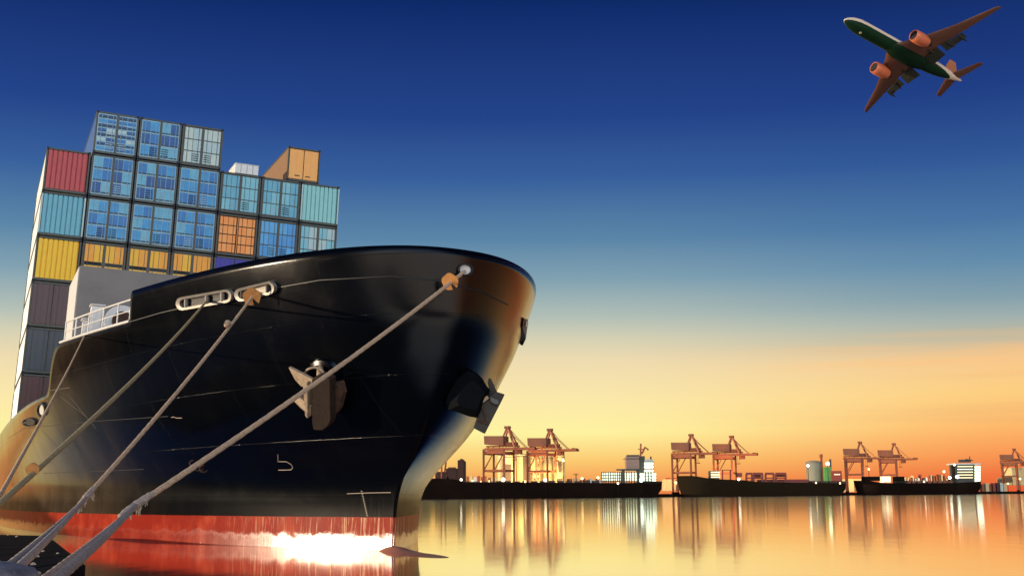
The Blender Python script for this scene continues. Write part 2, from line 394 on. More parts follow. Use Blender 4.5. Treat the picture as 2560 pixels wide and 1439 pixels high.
# bulb at the foot of the stem
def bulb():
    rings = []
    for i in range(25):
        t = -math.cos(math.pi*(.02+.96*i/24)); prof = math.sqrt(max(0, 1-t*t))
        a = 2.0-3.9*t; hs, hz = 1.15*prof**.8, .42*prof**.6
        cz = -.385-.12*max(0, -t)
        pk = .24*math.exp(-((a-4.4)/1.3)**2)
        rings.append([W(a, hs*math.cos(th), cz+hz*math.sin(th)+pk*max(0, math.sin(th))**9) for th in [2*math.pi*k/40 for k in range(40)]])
    MB().loft(rings).build('bulbous_bow', mat('bulb_sunlit_red', (.42, .13, .08), .45, col2=(.55, .30, .22), scale=1.4, amount=.8, bump=.25, bscale=5), ship, smooth=True, angle=80)  # pinker than the hull red, sunlight put into the colour
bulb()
def hull_line(name, pts, r, m, parent=ship, off=.0, n=6, sub=12):
    global strict
    strict = True; r *= .7
    out_ = []
    for i in range(len(pts)-1):
        for k in range(sub):
            t = k/sub; p_, _n = on(pts[i][0]+(pts[i+1][0]-pts[i][0])*t, pts[i][1]+(pts[i+1][1]-pts[i][1])*t, off)
            if p_ is not None: out_.append(p_)
    p_, _n = on(*pts[-1], off)
    if p_ is not None: out_.append(p_)
    strict = False
    out_ = [p for i, p in enumerate(out_) if i == 0 or (p-out_[i-1]).length < 1.2]
    if len(out_) > 1: return MB().tube(out_, r, n).build(name, m, parent, smooth=True)
# knuckle seams and rubbing marks
hull_line('knuckle_seam', [(318, 806), (400, 782), (600, 735), (800, 700), (980, 690), (1100, 702), (1200, 728), (1270, 762)], .028, M['seam'])
hull_line('plate_seam', [(40, 1006), (60, 992), (110, 978), (175, 968)], .02, M['seam2'])
hull_line('plate_seam', [(20, 1095), (60, 1070), (140, 1062), (240, 1052), (420, 1040)], .014, M['seam'])
hull_line('plate_seam', [(110, 1182), (220, 1178), (360, 1172)], .014, M['seam'])
for x0, y0, x1, y1 in ((150, 990, 215, 1040), (170, 985, 240, 1070), (105, 1075, 165, 1140)):
    hull_line('rub_mark', [(x0, y0), (x1, y1)], .010, M['seam2'])
hull_line('bulb_mark', [(695, 1135), (695, 1153), (716, 1153), (728, 1160), (732, 1168), (728, 1173), (715, 1174), (696, 1174)], .014, M['mark'], sub=6)
hull_line('waterline_mark', [(868, 1233), (920, 1231), (977, 1230)], .014, M['mark'])
for i in range(11):
    y = 1226+i*6.0; x = 904+i*1.35
    hull_line('draught_mark', [(x-1.5, y), (x+2.5, y+2.6)], .018, M['mark'], sub=2)
hull_line('scratch_mark', [(428, 1043), (434, 1041), (440, 1044), (455, 1044)], .014, M['mark'], sub=3)

def patch(name, poly, off, depth, m, parent=ship, bevel=.0):
    """a plate whose outline lies on the hull, standing off it"""
    pts = [on(x, y, off) for x, y in poly]
    if any(p[0] is None for p in pts): return None
    nn_ = sum((p[1] for p in pts), Vector()).normalized()
    return MB().prism([p[0] for p in pts], -nn_*depth).build(name, m, parent, bevel=bevel)
def rrect(x0, y0, x1, y1, h, k=6):
    """rounded slot between two end centres, height h (in photo pixels, turned into places on the hull)"""
    dx, dy = x1-x0, y1-y0; l_ = math.hypot(dx, dy); dx /= l_; dy /= l_; nx, ny = -dy, dx; o_ = []
    for i in range(k+1):
        a = -math.pi/2+math.pi*i/k; o_.append((x1+dx*h*.45*math.cos(a)+nx*h/2*math.sin(a), y1+dy*h*.45*math.cos(a)+ny*h/2*math.sin(a)))
    for i in range(k+1):
        a = math.pi/2+math.pi*i/k; o_.append((x0+dx*h*.45*math.cos(a)+nx*h/2*math.sin(a), y0+dy*h*.45*math.cos(a)+ny*h/2*math.sin(a)))
    return o_
def fairlead(x0, y0, x1, y1, h, kind):
    fr = None
    outer = [on(x, y, 0) for x, y in rrect(x0, y0, x1, y1, h)]
    cx, cy = (x0+x1)/2, (y0+y1)/2
    c, nn_ = on(cx, cy, 0)
    e = empty('fairlead', c); e.parent = ship; e.location = c-O0
    inner = [on(x, y, 0) for x, y in rrect(x0+2, y0, x1-2, y1, h*.62)]
    mb = MB()
    n_ = len(outer)
    A = [p[0]+nn_*.02 for p in outer]; B = [p[0]+nn_*.14 for p in outer]; C_ = [p[0]+nn_*.12 for p in inner]; D_ = [p[0]+nn_*.03 for p in inner]
    mb.loft([A, B, C_, D_], caps=False).build('fairlead_rim', M['galv'], e, smooth=True, angle=40)
    MB().add([p[0]+nn_*.03 for p in inner], [tuple(range(n_))]).build('fairlead_recess', M['dark'] if kind else M['galv'], e)
    dx, dy = (x1-x0), (y1-y0)
    for t in ((.08, .55, .9) if kind else (.05, .95)):
        px_, py_ = x0+dx*t, y0+dy*t
        p_, _q = on(px_, py_, .09)
        up_ = (on(px_, py_-h*.3)[0]-on(px_, py_+h*.3)[0])
        MB().tube([p_-up_*.5, p_+up_*.5], .07, 12).build('roller', M['galv'] if kind else M['dark'], e, smooth=True)
    return e
fairlead(464, 757, 574, 738, 33, 1)
fairlead(610, 735, 680, 718, 33, 0)
# bow chock on the centre line with daylight painted as a white face
def chock(cx, cy, rx, ry, m_in):
    c, nn_ = on(cx, cy, 0); e = empty('chock', c-O0); e.parent = ship
    rings = [[], [], [], []]
    for k in range(24):
        a = 2*math.pi*k/24; ca, sa = math.cos(a), math.sin(a)
        for i, (q, o_) in enumerate(((1.35, .0), (1.3, .09), (1.05, .10), (.98, .02))):
            p_, _q = on(cx+rx*q*ca, cy+ry*q*sa, 0)
            if p_ is None: p_ = c+(_r*(rx*q*ca)-_u*(ry*q*sa))*(c.y/F)
            rings[i].append(p_+nn_*o_)
    MB().loft(rings, caps=False).build('chock_rim', M['dark'], e, smooth=True)
    MB().add(rings[3], [tuple(range(24))]).build('chock_opening', m_in, e)
    return e
chock(1161, 674, 15, 12, M['white'])
chock(107, 1023, 8, 14, M['white'])
chock(76, 1054, 13, 8, M['dark'])
p_, n_ = on(1306, 830)
# slot on the port shoulder
patch('port_fairlead', [(1306, 793), (1316, 797), (1315, 815), (1311, 845), (1303, 862), (1300, 855), (1303, 815)], .05, .08, M['dark'])
patch('port_fairlead_roller', [(1309, 800), (1314, 802), (1313, 815), (1308, 814)], .09, .03, M['white'])

# bulwark cap and railing on the forecastle side
def railing():
    e = empty('railing', Vector((0, 0, 0))); e.parent = ship
    posts = [12.9, 14.0, 15.4, 16.9, 18.4, 19.7]
    def rp(a, h): return W(a, hb(a, 6.9)-.10, 7.0+h)
    for h, r_ in ((.78, .032), (.40, .02)):
        MB().tube([rp(12.35 if h > .5 else 12.6, h)]+[rp(a, h) for a in posts], r_, 8).build('rail', M['white'], e, smooth=True)
    for a in posts: MB().tube([rp(a, -.08), rp(a, .78)], .028, 8).build('rail_post', M['white'], e)
    sh = [rp(12.6+i*.6, .0) for i in range(13)]
    MB().tube([p+AF*0-PT*.12 for p in sh], .05, 6).build('deck_edge', M['white'], e, smooth=True)
railing()
# white winch and lockers behind the railing
def deck_gear():
    c = at(222, 812, 48)
    aa = (c-O0).dot(AF); 
    fr = (W(17.2, 6.6, 6.95), PT, AF, UP)
    w = empty('mooring_winch', fr[0]-O0); w.parent = ship
    o_, x_, y_, z_ = fr
    for dx in (-.32, .32):
        ring = []
        MB().tube([o_+x_*.0+y_*(dx*.3)+z_*.65, o_+y_*(dx*.3+.08)+z_*.65], .62, 28).build('drum_flange', M['white'], w, smooth=True, bevel=.01)
    MB().tube([o_-y_*.35+z_*.65, o_-y_*.14+z_*.65], .36, 24, twist=None).build('rope_drum', M['rust'], w, smooth=True)
    MB().box((0, .1, .12), (1.3, .9, .24), fr).build('winch_bed', M['white'], w, bevel=.02)
    for i, (a, s, wd, h) in enumerate(((18.3, 7.4, .45, 1.3), (19.0, 6.9, .5, 1.0), (19.4, 7.6, .4, .9))):
        f2 = (W(a, s, 6.95), PT, AF, UP)
        mb = MB().box((0, 0, h/2), (wd, .5, h), f2).box((0, -.27, h*.55), (wd*.7, .04, h*.6), f2).box((0, 0, h+.04), (wd+.1, .6, .06), f2)
        mb.build('deck_locker', M['white'], ship, bevel=.015)
    f2 = (W(16.0, 5.8, 6.95), PT, AF, UP)
    MB().box((0, 0, .25), (1.2, .8, .5), f2).box((0, 0, .55), (.7, .5, .2), f2).build('hatch_cover', M['frame'], ship, bevel=.04)
deck_gear()
# grey breakwater house before the stacks: white sheet to starboard paints the sunlit side
def solve_as(px, py, a):
    """where the sight line through a pixel crosses the ship's cross-section at a"""
    d = ray(px, py); t = (W(a, 0, 0)-EYE).dot(AF)/d.dot(AF); p_ = EYE+d*t-W(a, 0, 0)
    return -p_.dot(PT), p_.dot(UP)
s0, z0 = solve_as(200, 664, 24.5); s1, z1 = solve_as(512, 694, 24.5)
zz = (z0+z1)/2
house = MB().prism([W(24.5, s0, 5.25), W(24.5, -s0, 5.25), W(24.5, -s0, zz), W(24.5, s0, zz)], AF*5.5)
house.build('breakwater', M['grey'], ship, bevel=.03)
MB().prism([W(24.6, s0+.012, 5.3), W(24.6, s0+.012, zz-.05), W(29.9, s0+.012, zz-.05), W(29.9, s0+.012, 5.3)], PT*-.02).build('breakwater_sunlit', M['white'], ship)

def shade_blocker():  # unseen, added to block sun and reflections on the lower hull
    def q(y, z, o_): return Vector((-48-(y-22)*.52-o_, y, z))
    prof = [(44, -.8), (44, .1), (60, 3.8), (170, 3.8), (170, -.8)]
    rings = [[q(y, z, o_) for y, z in prof] for o_ in (0, 7)]
    tag(MB().loft(rings).build('shade_blocker', M['shade_black']), 'unseen dark sloping blocker added left of the ship to shade its hull', kind='structure')
shade_blocker()
# ------------------------------------------------------------------ containers
def cmat(name, c, metal=0, rough=.42, c2=None, am=.5):
    return mat(name, s2l(c), rough, metal, col2=s2l(c2) if c2 else None, scale=1.6, amount=am, bump=.08, bscale=9)
CM = {
 'blue1': cmat('blue_a', (34, 118, 184), c2=(64, 148, 186)), 'blue2': cmat('blue_b', (62, 158, 208), c2=(40, 110, 170)),
 'blue3': cmat('blue_c', (24, 84, 146), c2=(44, 116, 164)), 'blue4': cmat('blue_d', (106, 182, 204), c2=(70, 150, 180)),
 'deep': cmat('deep_shade', (24, 62, 84), c2=(14, 40, 60)),
 'mull': cmat('blue_mullion', (150, 190, 200), c2=(110, 150, 160)),
 'teal1': cmat('teal_a', (124, 196, 206), c2=(150, 205, 205)), 'teal2': cmat('teal_b', (100, 176, 196), c2=(130, 196, 204)),
 'pale1': cmat('pale_a', (196, 214, 200), c2=(180, 200, 190)), 'pale2': cmat('pale_b', (176, 204, 200), c2=(196, 214, 200)),
 'or1': cmat('orange_a', (255, 158, 70), c2=(248, 145, 58)), 'or2': cmat('orange_b', (255, 168, 82), c2=(250, 150, 66)),
 'sky1': cmat('skyblue_a', (92, 176, 222), c2=(70, 150, 210)), 'sky2': cmat('skyblue_b', (66, 152, 214), c2=(92, 176, 222)),
 'yel1': cmat('yellow_a', (252, 192, 40), c2=(240, 176, 30)), 'yel2': cmat('yellow_b', (250, 170, 44), c2=(240, 150, 36)),
 'red': cmat('container_red', (196, 72, 70), c2=(176, 58, 58)), 'cyan': cmat('container_cyan', (110, 184, 196), c2=(90, 166, 184)),
 'yellow': cmat('container_yellow', (255, 206, 18), c2=(245, 190, 16)), 'mint': cmat('container_mint', (150, 212, 204), c2=(130, 200, 196)),
 'plum': cmat('container_plum', (86, 60, 60), c2=(80, 54, 52)), 'slate': cmat('container_slate', (62, 68, 74), c2=(54, 58, 62)),
 'brown': cmat('container_brown', (88, 50, 46), c2=(76, 44, 40)), 'indigo': cmat('container_indigo', (48, 40, 150), c2=(60, 56, 170)),
 'sand': cmat('container_sand', (254, 182, 92), c2=(250, 170, 80)), 'sandshade': cmat('sand_shaded_side', (150, 110, 66), c2=(130, 96, 60)),
 'white': cmat('container_white', (236, 234, 222), c2=(210, 204, 188)),
}
CW, CH, CL = 2.44, 2.59, 12.19
STK_A, STK_S, STK_Z = 43.25, .42, 15.90-5*2.62
def cont_origin(col, tier, a): return W(a, STK_S-2.5*(col-3.5)-.03, STK_Z+2.62*tier+.015)
def container(col, tier, style, cols, label, cat='container', a=STK_A, height=CH, body=None, group='containers stacked on the black ship', fr=None):
    o_ = fr or cont_origin(col, tier, a)
    e = empty('container', o_, label, cat, group)
    fr = (o_, PT, AF, UP); H = height
    bmt = body or cols[0]
    # side walls with pressed corrugation, roof and floor
    mb = MB(); per = .28; n_ = int((CL-.3)/per)
    for sx, sg in ((.03, 1), (CW-.03, -1)):
        prof = []
        y = .15
        for i in range(n_):
            for dy, dx in ((0, 0), (.09, 0), (.14, .035), (.23, .035)):
                prof.append((sx+dx*sg, y+dy))
            y += per
        pts0 = [o_+PT*x+AF*yy+UP*.14 for x, yy in prof]; pts1 = [p+UP*(H-.24) for p in pts0]
        mb.loft([pts0, pts1], caps=False, closed=False)
    mb.box((CW/2, CL/2, H-.06), (CW-.06, CL-.1, .05), fr); mb.box((CW/2, CL/2, .12), (CW-.06, CL-.1, .05), fr)
    mb.box((CW/2, CL-.08, H/2), (CW-.1, .05, H-.2), fr)
    mb.build('body', bmt, e)
    fm = MB()
    fcol = M['frame']
    for x in (.055, CW-.055):
        fm.box((x, .06, H/2), (.095, .12, H-.28), fr); fm.box((x, CL-.06, H/2), (.12, .12, H-.30), fr)
    for y in (.05, CL-.05):
        fm.box((CW/2, y, H-.08), (CW-.3, .10, .10), fr); fm.box((CW/2, y, .09), (CW-.3, .10, .13), fr)
    for x in (.04, CW-.04):
        fm.box((x, CL/2, H-.05), (.07, CL-.3, .09), fr); fm.box((x, CL/2, .08), (.07, CL-.3, .13), fr)
    for x in (.09, CW-.09):
        for y in (.085, CL-.085):
            for z in (.06, H-.06): fm.box((x, y, z), (.16, .17, .12), fr, mi=1)
    fm.build('frame', [fcol, M['dark']], e, bevel=.008)
    if style == 'corr':
        pr = []; x = .14; 
        while x < CW-.30:
            pr += [(x, .0), (x+.20, .0), (x+.215, .10), (x+.255, .10)]; x += .27
        pr.append((CW-.14, 0))
        p0 = [o_+PT*a_+AF*(.03+b_)+UP*.17 for a_, b_ in pr]; p1 = [p+UP*(H-.32) for p in p0]
        w = MB().loft([p0, p1], caps=False, closed=False).build('front_wall', cols[0], e)
        if cols[0] in (CM['cyan'], CM['mint']):
            for x in (.06, CW-.06): MB().box((x, -.012, H/2), (.09, .02, H-.3), fr).build('post_cover', CM['pale2'], e)
    elif style in ('pane', 'slot', 'plain'):
        for d in (0, 1):
            x0 = .11+d*(CW/2-.11)+(.03 if d else 0); x1 = x0+CW/2-.14; z0_, z1_ = .16, H-.14
            wd = x1-x0
            door = MB().box(((x0+x1)/2, .045, (z0_+z1_)/2), (wd, .05, z1_-z0_), fr).build('door', cols[-1], e, bevel=.006)
            pn = MB(); nx, nzr = (2, 3 if style != 'plain' else 1)
            rows = 4 if (cols[0] is CM['or1']) else 8 if cols is B0 else nzr
            if style == 'slot': rows = 1
            gp = .036 if cols[-1] is CM['mull'] else .028
            for i in range(nx):
                for j in range(rows):
                    aw = (wd-.08)/nx; zh = (z1_-z0_-.06)/rows
                    zc = z0_+.03+zh*(j+.5); hh = zh-gp*2.2
                    if style == 'slot': hh = 1.0; zc = z1_-.56
                    pn.box((x0+.04+aw*(i+.5), .012, zc), (aw-gp*(1 if style != 'plain' else 2), .016, hh), fr, mi=random.randrange(len(cols)-1))
                    if cols[-1] is CM['mull'] and rows == 3: pn.box((x0+.04+aw*(i+.5), -.001, zc-hh/2+.045), (aw-gp*1.2, .012, .07), fr, mi=len(cols)-1)  # dark strip under each pane, reflection and shadow put into the colour
                    if rows == 8 and j % 2: pn.box((x0+.04+aw*(i+.5), -.001, zc-.01), (aw-gp*1.2, .012, hh*.6), fr, mi=len(cols)-1)
            pn.build('door_panels', list(cols[:-1])+[CM['deep']], door)
            if style == 'slot':
                MB().box(((x0+x1)/2+(.03 if d else 0), .012, z1_-1.16), (wd-.16, .02, .15 if d == 0 else .07), fr).build('slot', M['gap'], door)
                MB().box(((x0+x1)/2, .012, z1_-1.76), (wd-.12, .016, .94), fr).build('lower_panel', cols[0], door)
            if style == 'pane' and cols[0] not in (CM['or1'],):
                vx = x0+wd*(.70 if d == 0 else .28)
                v = MB()
                for k in range(4):
                    v.box((vx, -.004, z0_+.20+k*.13), (wd*.36, .016, .045), fr)
                v.build('vent_slats', [M['gap'] if cols[0] in (CM['pale1'],) or random.random() < .5 else CM['mull']], door)
            # locking bars
            for bx in (x0+wd*.22, x0+wd*.80):
                MB().tube([o_+PT*bx-AF*.012+UP*.12, o_+PT*bx-AF*.012+UP*(H-.12)], .014, 6).build('locking_bar', cols[-1], door)
        g = MB().box((CW/2+.012, .012, H/2), (.035 if style == 'plain' or cols[0] is CM['or1'] else .13, .03, H-.34), fr); g.build('door_gasket', M['frame'] if cols[0] not in (CM['or1'],) else CM['or2'], e)
    return e
B = [CM['blue1'], CM['blue2'], CM['blue3'], CM['blue4'], CM['mull']]
B2 = [CM['blue2'], CM['blue1'], CM['blue4'], CM['mull']]
B0 = [CM['blue3'], CM['blue1'], CM['blue2'], CM['pale2'], CM['mull']]
TE = [CM['teal1'], CM['teal2'], M['frame']]
PA = [CM['pale1'], CM['pale2'], M['frame']]
ORR = [CM['or1'], CM['or2'], M['rust']]
SK = [CM['sky1'], CM['sky2'], M['frame']]
YE = [CM['yel1'], CM['yel2'], M['frame']]
SUN_WH = CM['white']  # bodies of the outer column, sun glare on their sides painted white
def lab(c, r): return c+', '+r
ordn = ['leftmost', 'second from the left', 'third from the left', 'fourth from the left', 'fifth from the left', 'sixth from the left', 'rightmost']
# topmost row of three (tier 7), counted from the left of that row
container(1, 7, 'pane', B0, 'blue and white barred container at the left end of the topmost row')
container(2, 7, 'pane', B, 'blue paned container in the middle of the topmost row, beside the pale grey one')
container(3, 7, 'pane', PA, 'pale grey-green paned container at the right end of the topmost row of three')
# tier 6
container(0, 6, 'corr', [CM['red']], 'red corrugated container, the only red one, at the upper left of the stack', body=SUN_WH)
for c, st, cl, tx in ((1, 'pane', B, 'deep blue paned container just right of the red corrugated container'), (2, 'pane', B, 'blue paned container two to the right of the red one, below the middle top one'),
                      (3, 'pane', B2, 'blue paned container directly under the pale grey-green top container'), (4, 'pane', TE, 'x'),
                      (5, 'pane', TE, 'light teal paned container under the sand-coloured container'), ):
    if c == 4: tx = 'light teal paned container directly above the orange one'
    if c == 5: tx = 'light teal paned container between another teal one and the mint corrugated one'
    container(c, 6, st, cl, tx)
container(6, 6, 'corr', [CM['mint']], 'mint green corrugated container at the upper right corner of the stack')
# tier 5
container(0, 5, 'corr', [CM['cyan']], 'cyan corrugated container between the red one above and the yellow one below', body=SUN_WH)
for c, tx in ((1, 'blue paned container just right of the cyan corrugated container'), (2, 'lighter blue paned container two to the right of the cyan corrugated one'), (3, 'light blue paned container just left of the orange one')):
    container(c, 5, 'pane', B2, tx)
container(4, 5, 'pane', ORR, 'orange container with gridded double doors in the middle of the blue rows')
container(5, 5, 'pane', SK, 'bright sky blue container just right of the orange gridded one')
container(6, 5, 'pane', [CM['pale2'], CM['teal1'], M['frame']], 'pale blue-grey container below the mint corrugated one, half hidden by the bulwark')
# tier 4
container(0, 4, 'corr', [CM['yellow']], 'bright yellow corrugated container at the left edge of the stack', body=SUN_WH)
for c, tx in ((1, 'amber container with dark slots, just right of the yellow corrugated one'), (2, 'amber container with dark slots, middle of the amber three'), (3, 'amber container with dark slots, beside the indigo container')):
    container(c, 4, 'slot', YE, tx)
container(4, 4, 'plain', [CM['indigo'], CM['indigo'], CM['indigo']], 'indigo container just above the bulwark, under the orange gridded one')
for c in (5, 6): container(c, 4, 'plain', [CM['slate'], CM['slate'], CM['slate']], 'slate container behind the bulwark, '+('sixth' if c == 5 else 'seventh')+' column from the left')
# lower tiers of the outer column
container(0, 3, 'plain', [CM['plum'], CM['plum'], CM['plum']], 'dull plum container right below the yellow corrugated one', body=SUN_WH)
container(0, 2, 'plain', [CM['slate'], CM['slate'], CM['slate']], 'dark slate container third from the bottom left, between plum and brown', body=SUN_WH)
container(0, 1, 'plain', [CM['brown'], CM['brown'], CM['brown']], 'dark brown container at the bottom of the left column, above the hull edge', body=SUN_WH)
def blank(col, tier, m, label, a):
    return container(col, tier, 'corr', [m], label, a=a)
for c in range(1, 7):
    for t in (1, 2, 3):
        if c == 1 and t == 3 or t == 3: container(c, t, 'corr', [CM['plum']], 'plum corrugated container behind the grey breakwater, third tier, '+ordn[c])
        elif t == 2: container(c, t, 'corr', [CM['slate']], 'slate corrugated container behind the grey breakwater, second tier, '+ordn[c])
# second bay, further aft
BAY2 = STK_A+13.0
def solve_bay2(px, py): return solve_as(px, py, BAY2)
s5, z5 = solve_bay2(716, 449)
DZ2 = z5-(STK_Z+2.62*8+.02)
for c in (3, 4, 5, 6):
    for t in (6, 7):
        container(c, t, 'corr', [CM['slate']], 'slate corrugated container of the next bay aft, tier '+('below' if t == 6 else 'above')+', '+ordn[c], a=BAY2, fr=cont_origin(c, t, BAY2)+UP*DZ2)
def b2(px, py):
    s_, z_ = solve_as(px, py, BAY2); return s_, z_
fo = W(BAY2, s5, z5)
container(0, 0, 'slat2', [CM['sand'], CM['sand'], M['frame']], 'sand orange container standing alone on top, its shaded side painted brown', fr=fo, body=CM['sandshade'], a=BAY2)  # body darker than the front, shade put into the colour
e = [o for o in COL.objects if o.get('label', '').startswith('sand orange')][0]
for d in (0, 1):
    x0 = .14+d*(CW/2-.12); fr = (fo, PT, AF, UP); wd = CW/2-.17
    dr = MB().box((x0+wd/2, .045, CH/2), (wd, .05, CH-.34), fr).build('door', CM['sand'], e, bevel=.01)
    for k in (.02, .47): MB().box((x0+wd*(k+.25), .014, CH/2), (wd*.42, .018, CH-.40), fr).build('door_panels', CM['sand'], dr)
    MB().box((x0+wd*(.3 if d else .6), -.002, .42), (wd*.35, .02, .07), fr).build('handle', M['rust'], dr)
sw, zw = b2(587, 430)
wo = W(BAY2, sw, z5); wfr = (wo, PT, AF, UP)
we = empty('deck_box', wo, 'low cream-white box on top of the stack, left of the lone sand container', 'box')
wm = MB().box((.85, 1.2, .35), (1.7, 2.4, .7), wfr); wm.build('box_body', CM['white'], we, bevel=.03)
MB().box((.85, 1.2, .72), (1.75, 2.5, .05), wfr).build('lid', CM['white'], we, bevel=.02)
for x in (.42, .85, 1.28): MB().box((x, -.012, .35), (.03, .02, .6), wfr).build('stiffener', M['galv'], we)

# ------------------------------------------------------------------ anchors
def starboard_anchor():
    c, n_ = on(812, 985); D = c.y
    e = empty('anchor', c-O0); e.parent = ship; e['label'] = 'rusty anchor housed on the starboard bow'
    P = lambda x, y, o_: at(x, y, D)-EYE*0 + n_*o_
    def q(x, y, o_):
        p_, _n = on(x, y, 0); return p_+n_*o_
    # hawse ring and recess
    cx, cy = 808, 925
    hc, hn = on(cx, cy)
    rings = [[], [], [], []]
    for k in range(28):
        a = 2*math.pi*k/28
        for i, (rr, oo) in enumerate(((44, -.02), (40, .10), (30, .14), (26, .03))):
            p_, _n = on(cx+rr*math.cos(a)*.95, cy+10+rr*math.sin(a)*.95); rings[i].append(p_+hn*oo)
    MB().loft(rings, caps=False).build('hawse_ring', HULL, e, smooth=True)
    def pt(x, y, o_):
        d = ray(x, y); return EYE+d*(((c+n_*o_)-EYE).dot(n_)/d.dot(n_))
    def slab(poly, o0, o1, m, nm, bev=.02):
        MB().prism([pt(x, y, o1) for x, y in poly], n_*(o0-o1)).build(nm, m, e, bevel=bev)
    slab([(781, 945), (800, 938), (824, 948), (826, 1050), (820, 1064), (806, 1075), (784, 1074), (780, 1058)], .36, .62, M['rust_crown'], 'crown')
    slab([(826, 960), (848, 958), (855, 985), (846, 1020), (838, 1035), (828, 1028)], .18, .40, M['rust'], 'fluke')
    W2 = M['iron_lit']
    MB().prism([pt(727, 914, .30), pt(786, 944, .46), pt(786, 962, .46), pt(759, 962, .36), pt(743, 945, .32)], n_*.10).build('fluke', W2, e, bevel=.015)
    MB().prism([pt(735, 993, .32), pt(748, 983, .32), pt(782, 1012, .46), pt(782, 1036, .46), pt(757, 1015, .36)], n_*.10).build('fluke', W2, e, bevel=.015)
    MB().prism([pt(770, 950, .40), pt(782, 945, .40), pt(782, 1036, .40), pt(776, 1030, .40)], n_*.22).build('crown_edge', W2, e, bevel=.01)
    MB().tube([pt(768, 966, .36), pt(762, 980, .38), pt(768, 996, .38), pt(776, 1004, .38)], .035, 8).build('shackle', M['rust'], e, smooth=True)
    MB().tube([pt(800, 950, .36), pt(800, 925, .10), pt(803, 912, -.02)], [.10, .09, .08], 12).build('shank', W2, e, smooth=True)
    MB().tube([pt(772+20*math.cos(t_)*1.2+14, 936-18*math.sin(t_), .22) for t_ in [math.pi*k/10 for k in range(11)]], .035, 8).build('hawse_lip', W2, e, smooth=True)
M['iron_lit'] = mat('sunlit_anchor_iron', (.42, .31, .20), .6, .15, col2=(.20, .13, .08), scale=6, amount=.7, bump=.5)  # pale anchor parts, sunlight from the left put into the colour
starboard_anchor()
def port_anchor():
    DH = on(1165, 985)[0].y; D = DH-.3
    v = lambda x, y, d: at(x, y, d)
    e = empty('anchor', v(1210, 1010, D)-O0); e.parent = ship; e['label'] = 'dark anchor hanging from the bolster on the far bow'
    front = [(1168, 926), (1190, 929), (1206, 945), (1216, 963), (1225, 974), (1222, 986), (1212, 992), (1208, 1006), (1200, 1030), (1193, 1044), (1172, 1040), (1140, 1028), (1122, 1024), (1114, 1006), (1124, 978), (1142, 948)]
    A = [v(x, y, DH-.95) for x, y in front]
    cx = sum(p[0] for p in front)/len(front); cy = sum(p[1] for p in front)/len(front)
    Bk = [v(cx-14+(x-cx)*.93, cy-6+(y-cy)*.93, DH+1.6) for x, y in front]
    C_ = [v(cx+4+(x-cx)*.62, cy+2+(y-cy)*.62, DH-1.2) for x, y in front]
    MB().loft([Bk, A, C_]).build('anchor_bolster', mat('bolster_paint', (.003, .004, .005), .7, spec=.06, bump=.3), e, smooth=True, angle=28)
    def slab(poly, d0, d1, nm, m): MB().prism([v(x, y, d0) for x, y in poly], (v(*poly[0], d1)-v(*poly[0], d0))).build(nm, m, e, bevel=.02)
    slab([(1211, 1000), (1240, 978), (1262, 985), (1256, 998), (1212, 1084), (1183, 1069), (1192, 1044)], DH-.9, DH-.4, 'crown', M['dark_iron'])
    slab([(1222, 944), (1228, 946), (1241, 975), (1246, 984), (1232, 1004), (1222, 1010), (1219, 985), (1223, 972), (1219, 955)], DH-.6, DH-.3, 'fluke', M['dark_iron'])
    slab([(1225, 990), (1248, 1000), (1246, 1012), (1236, 1010), (1226, 1003)], DH-1.02, DH-.9, 'fluke', M['frame'])
    MB().tube([v(1207, 1003, DH-.95), v(1214, 998, DH-.95), v(1221, 993, DH-.95)], .03, 8).build('pin', M['mark'], e, smooth=True)
    MB().tube([v(1191, 1046, DH-.95), v(1202, 1052, DH-.95), v(1222, 1059, DH-.95)], .025, 8).build('lip', M['rust'], e, smooth=True)
    MB().tube([v(1204, 1012, DH-.95), v(1211, 1032, DH-.95), v(1212, 1054, DH-.95)], .022, 8).build('lip', M['rust'], e, smooth=True)
M['dark_iron'] = mat('dark_anchor_iron', (.045, .035, .022), .7, .1, col2=(.02, .016, .012), scale=5, bump=.5)
port_anchor()
# ring and chain on the hull side
c, n_ = on(500, 1163)
for dx, dy, r_ in ((0, 0, 13), (-14, -8, 9), (12, 6, 10)):
    cc, nn_ = on(500+dx, 1163+dy)
    k_ = cc.y/F
    MB().tube([cc+n_*.05+(_r*math.cos(t)-_u*math.sin(t)*.8)*r_*k_ for t in [2*math.pi*i/16 for i in range(17)]], .022, 6, caps=False).build('hull_ring', M['rust'], ship, smooth=True)

# ------------------------------------------------------------------ mooring lines
def seg(p, q, n, sag=0):
    p = Vector(p); q = Vector(q); return [p.lerp(q, i/n)-Vector((0, 0, sag*4*(i/n)*(1-i/n))) for i in range(n+1)]
def rat_guard(px, py, p, q, r_, label):
    t = (q-p).normalized(); x = t.cross(Vector((0, 0, 1))).normalized(); y = x.cross(t)
    k = min(range(200), key=lambda i: (lambda w: (w[0]-px)**2+(w[1]-py)**2)(proj(p.lerp(q, i/200))))
    c = p.lerp(q, k/200)
    pts = []
    for i in range(40):
        a = 2*math.pi*i/40; rr = r_*(1+.05*math.sin(5*a))
        if 1.25*math.pi < a < 1.42*math.pi: rr = r_*.22
        pts.append(c+(x*math.cos(a)+y*math.sin(a))*rr)
    fan = MB(); fan.prism(pts, t*.03)
    o_ = fan.build('rat_guard', M['orange_guard']); tag(o_, label, 'rat guard', 'rat guards on the mooring lines')
def proj(P):
    v = Vector(P)-EYE; z = v.dot(_f); return (PX+F*v.dot(_r)/z, PY-F*v.dot(_u)/z)
BX, BY = -2.18, 4.9
BP = Vector((BX, BY, 1.12))
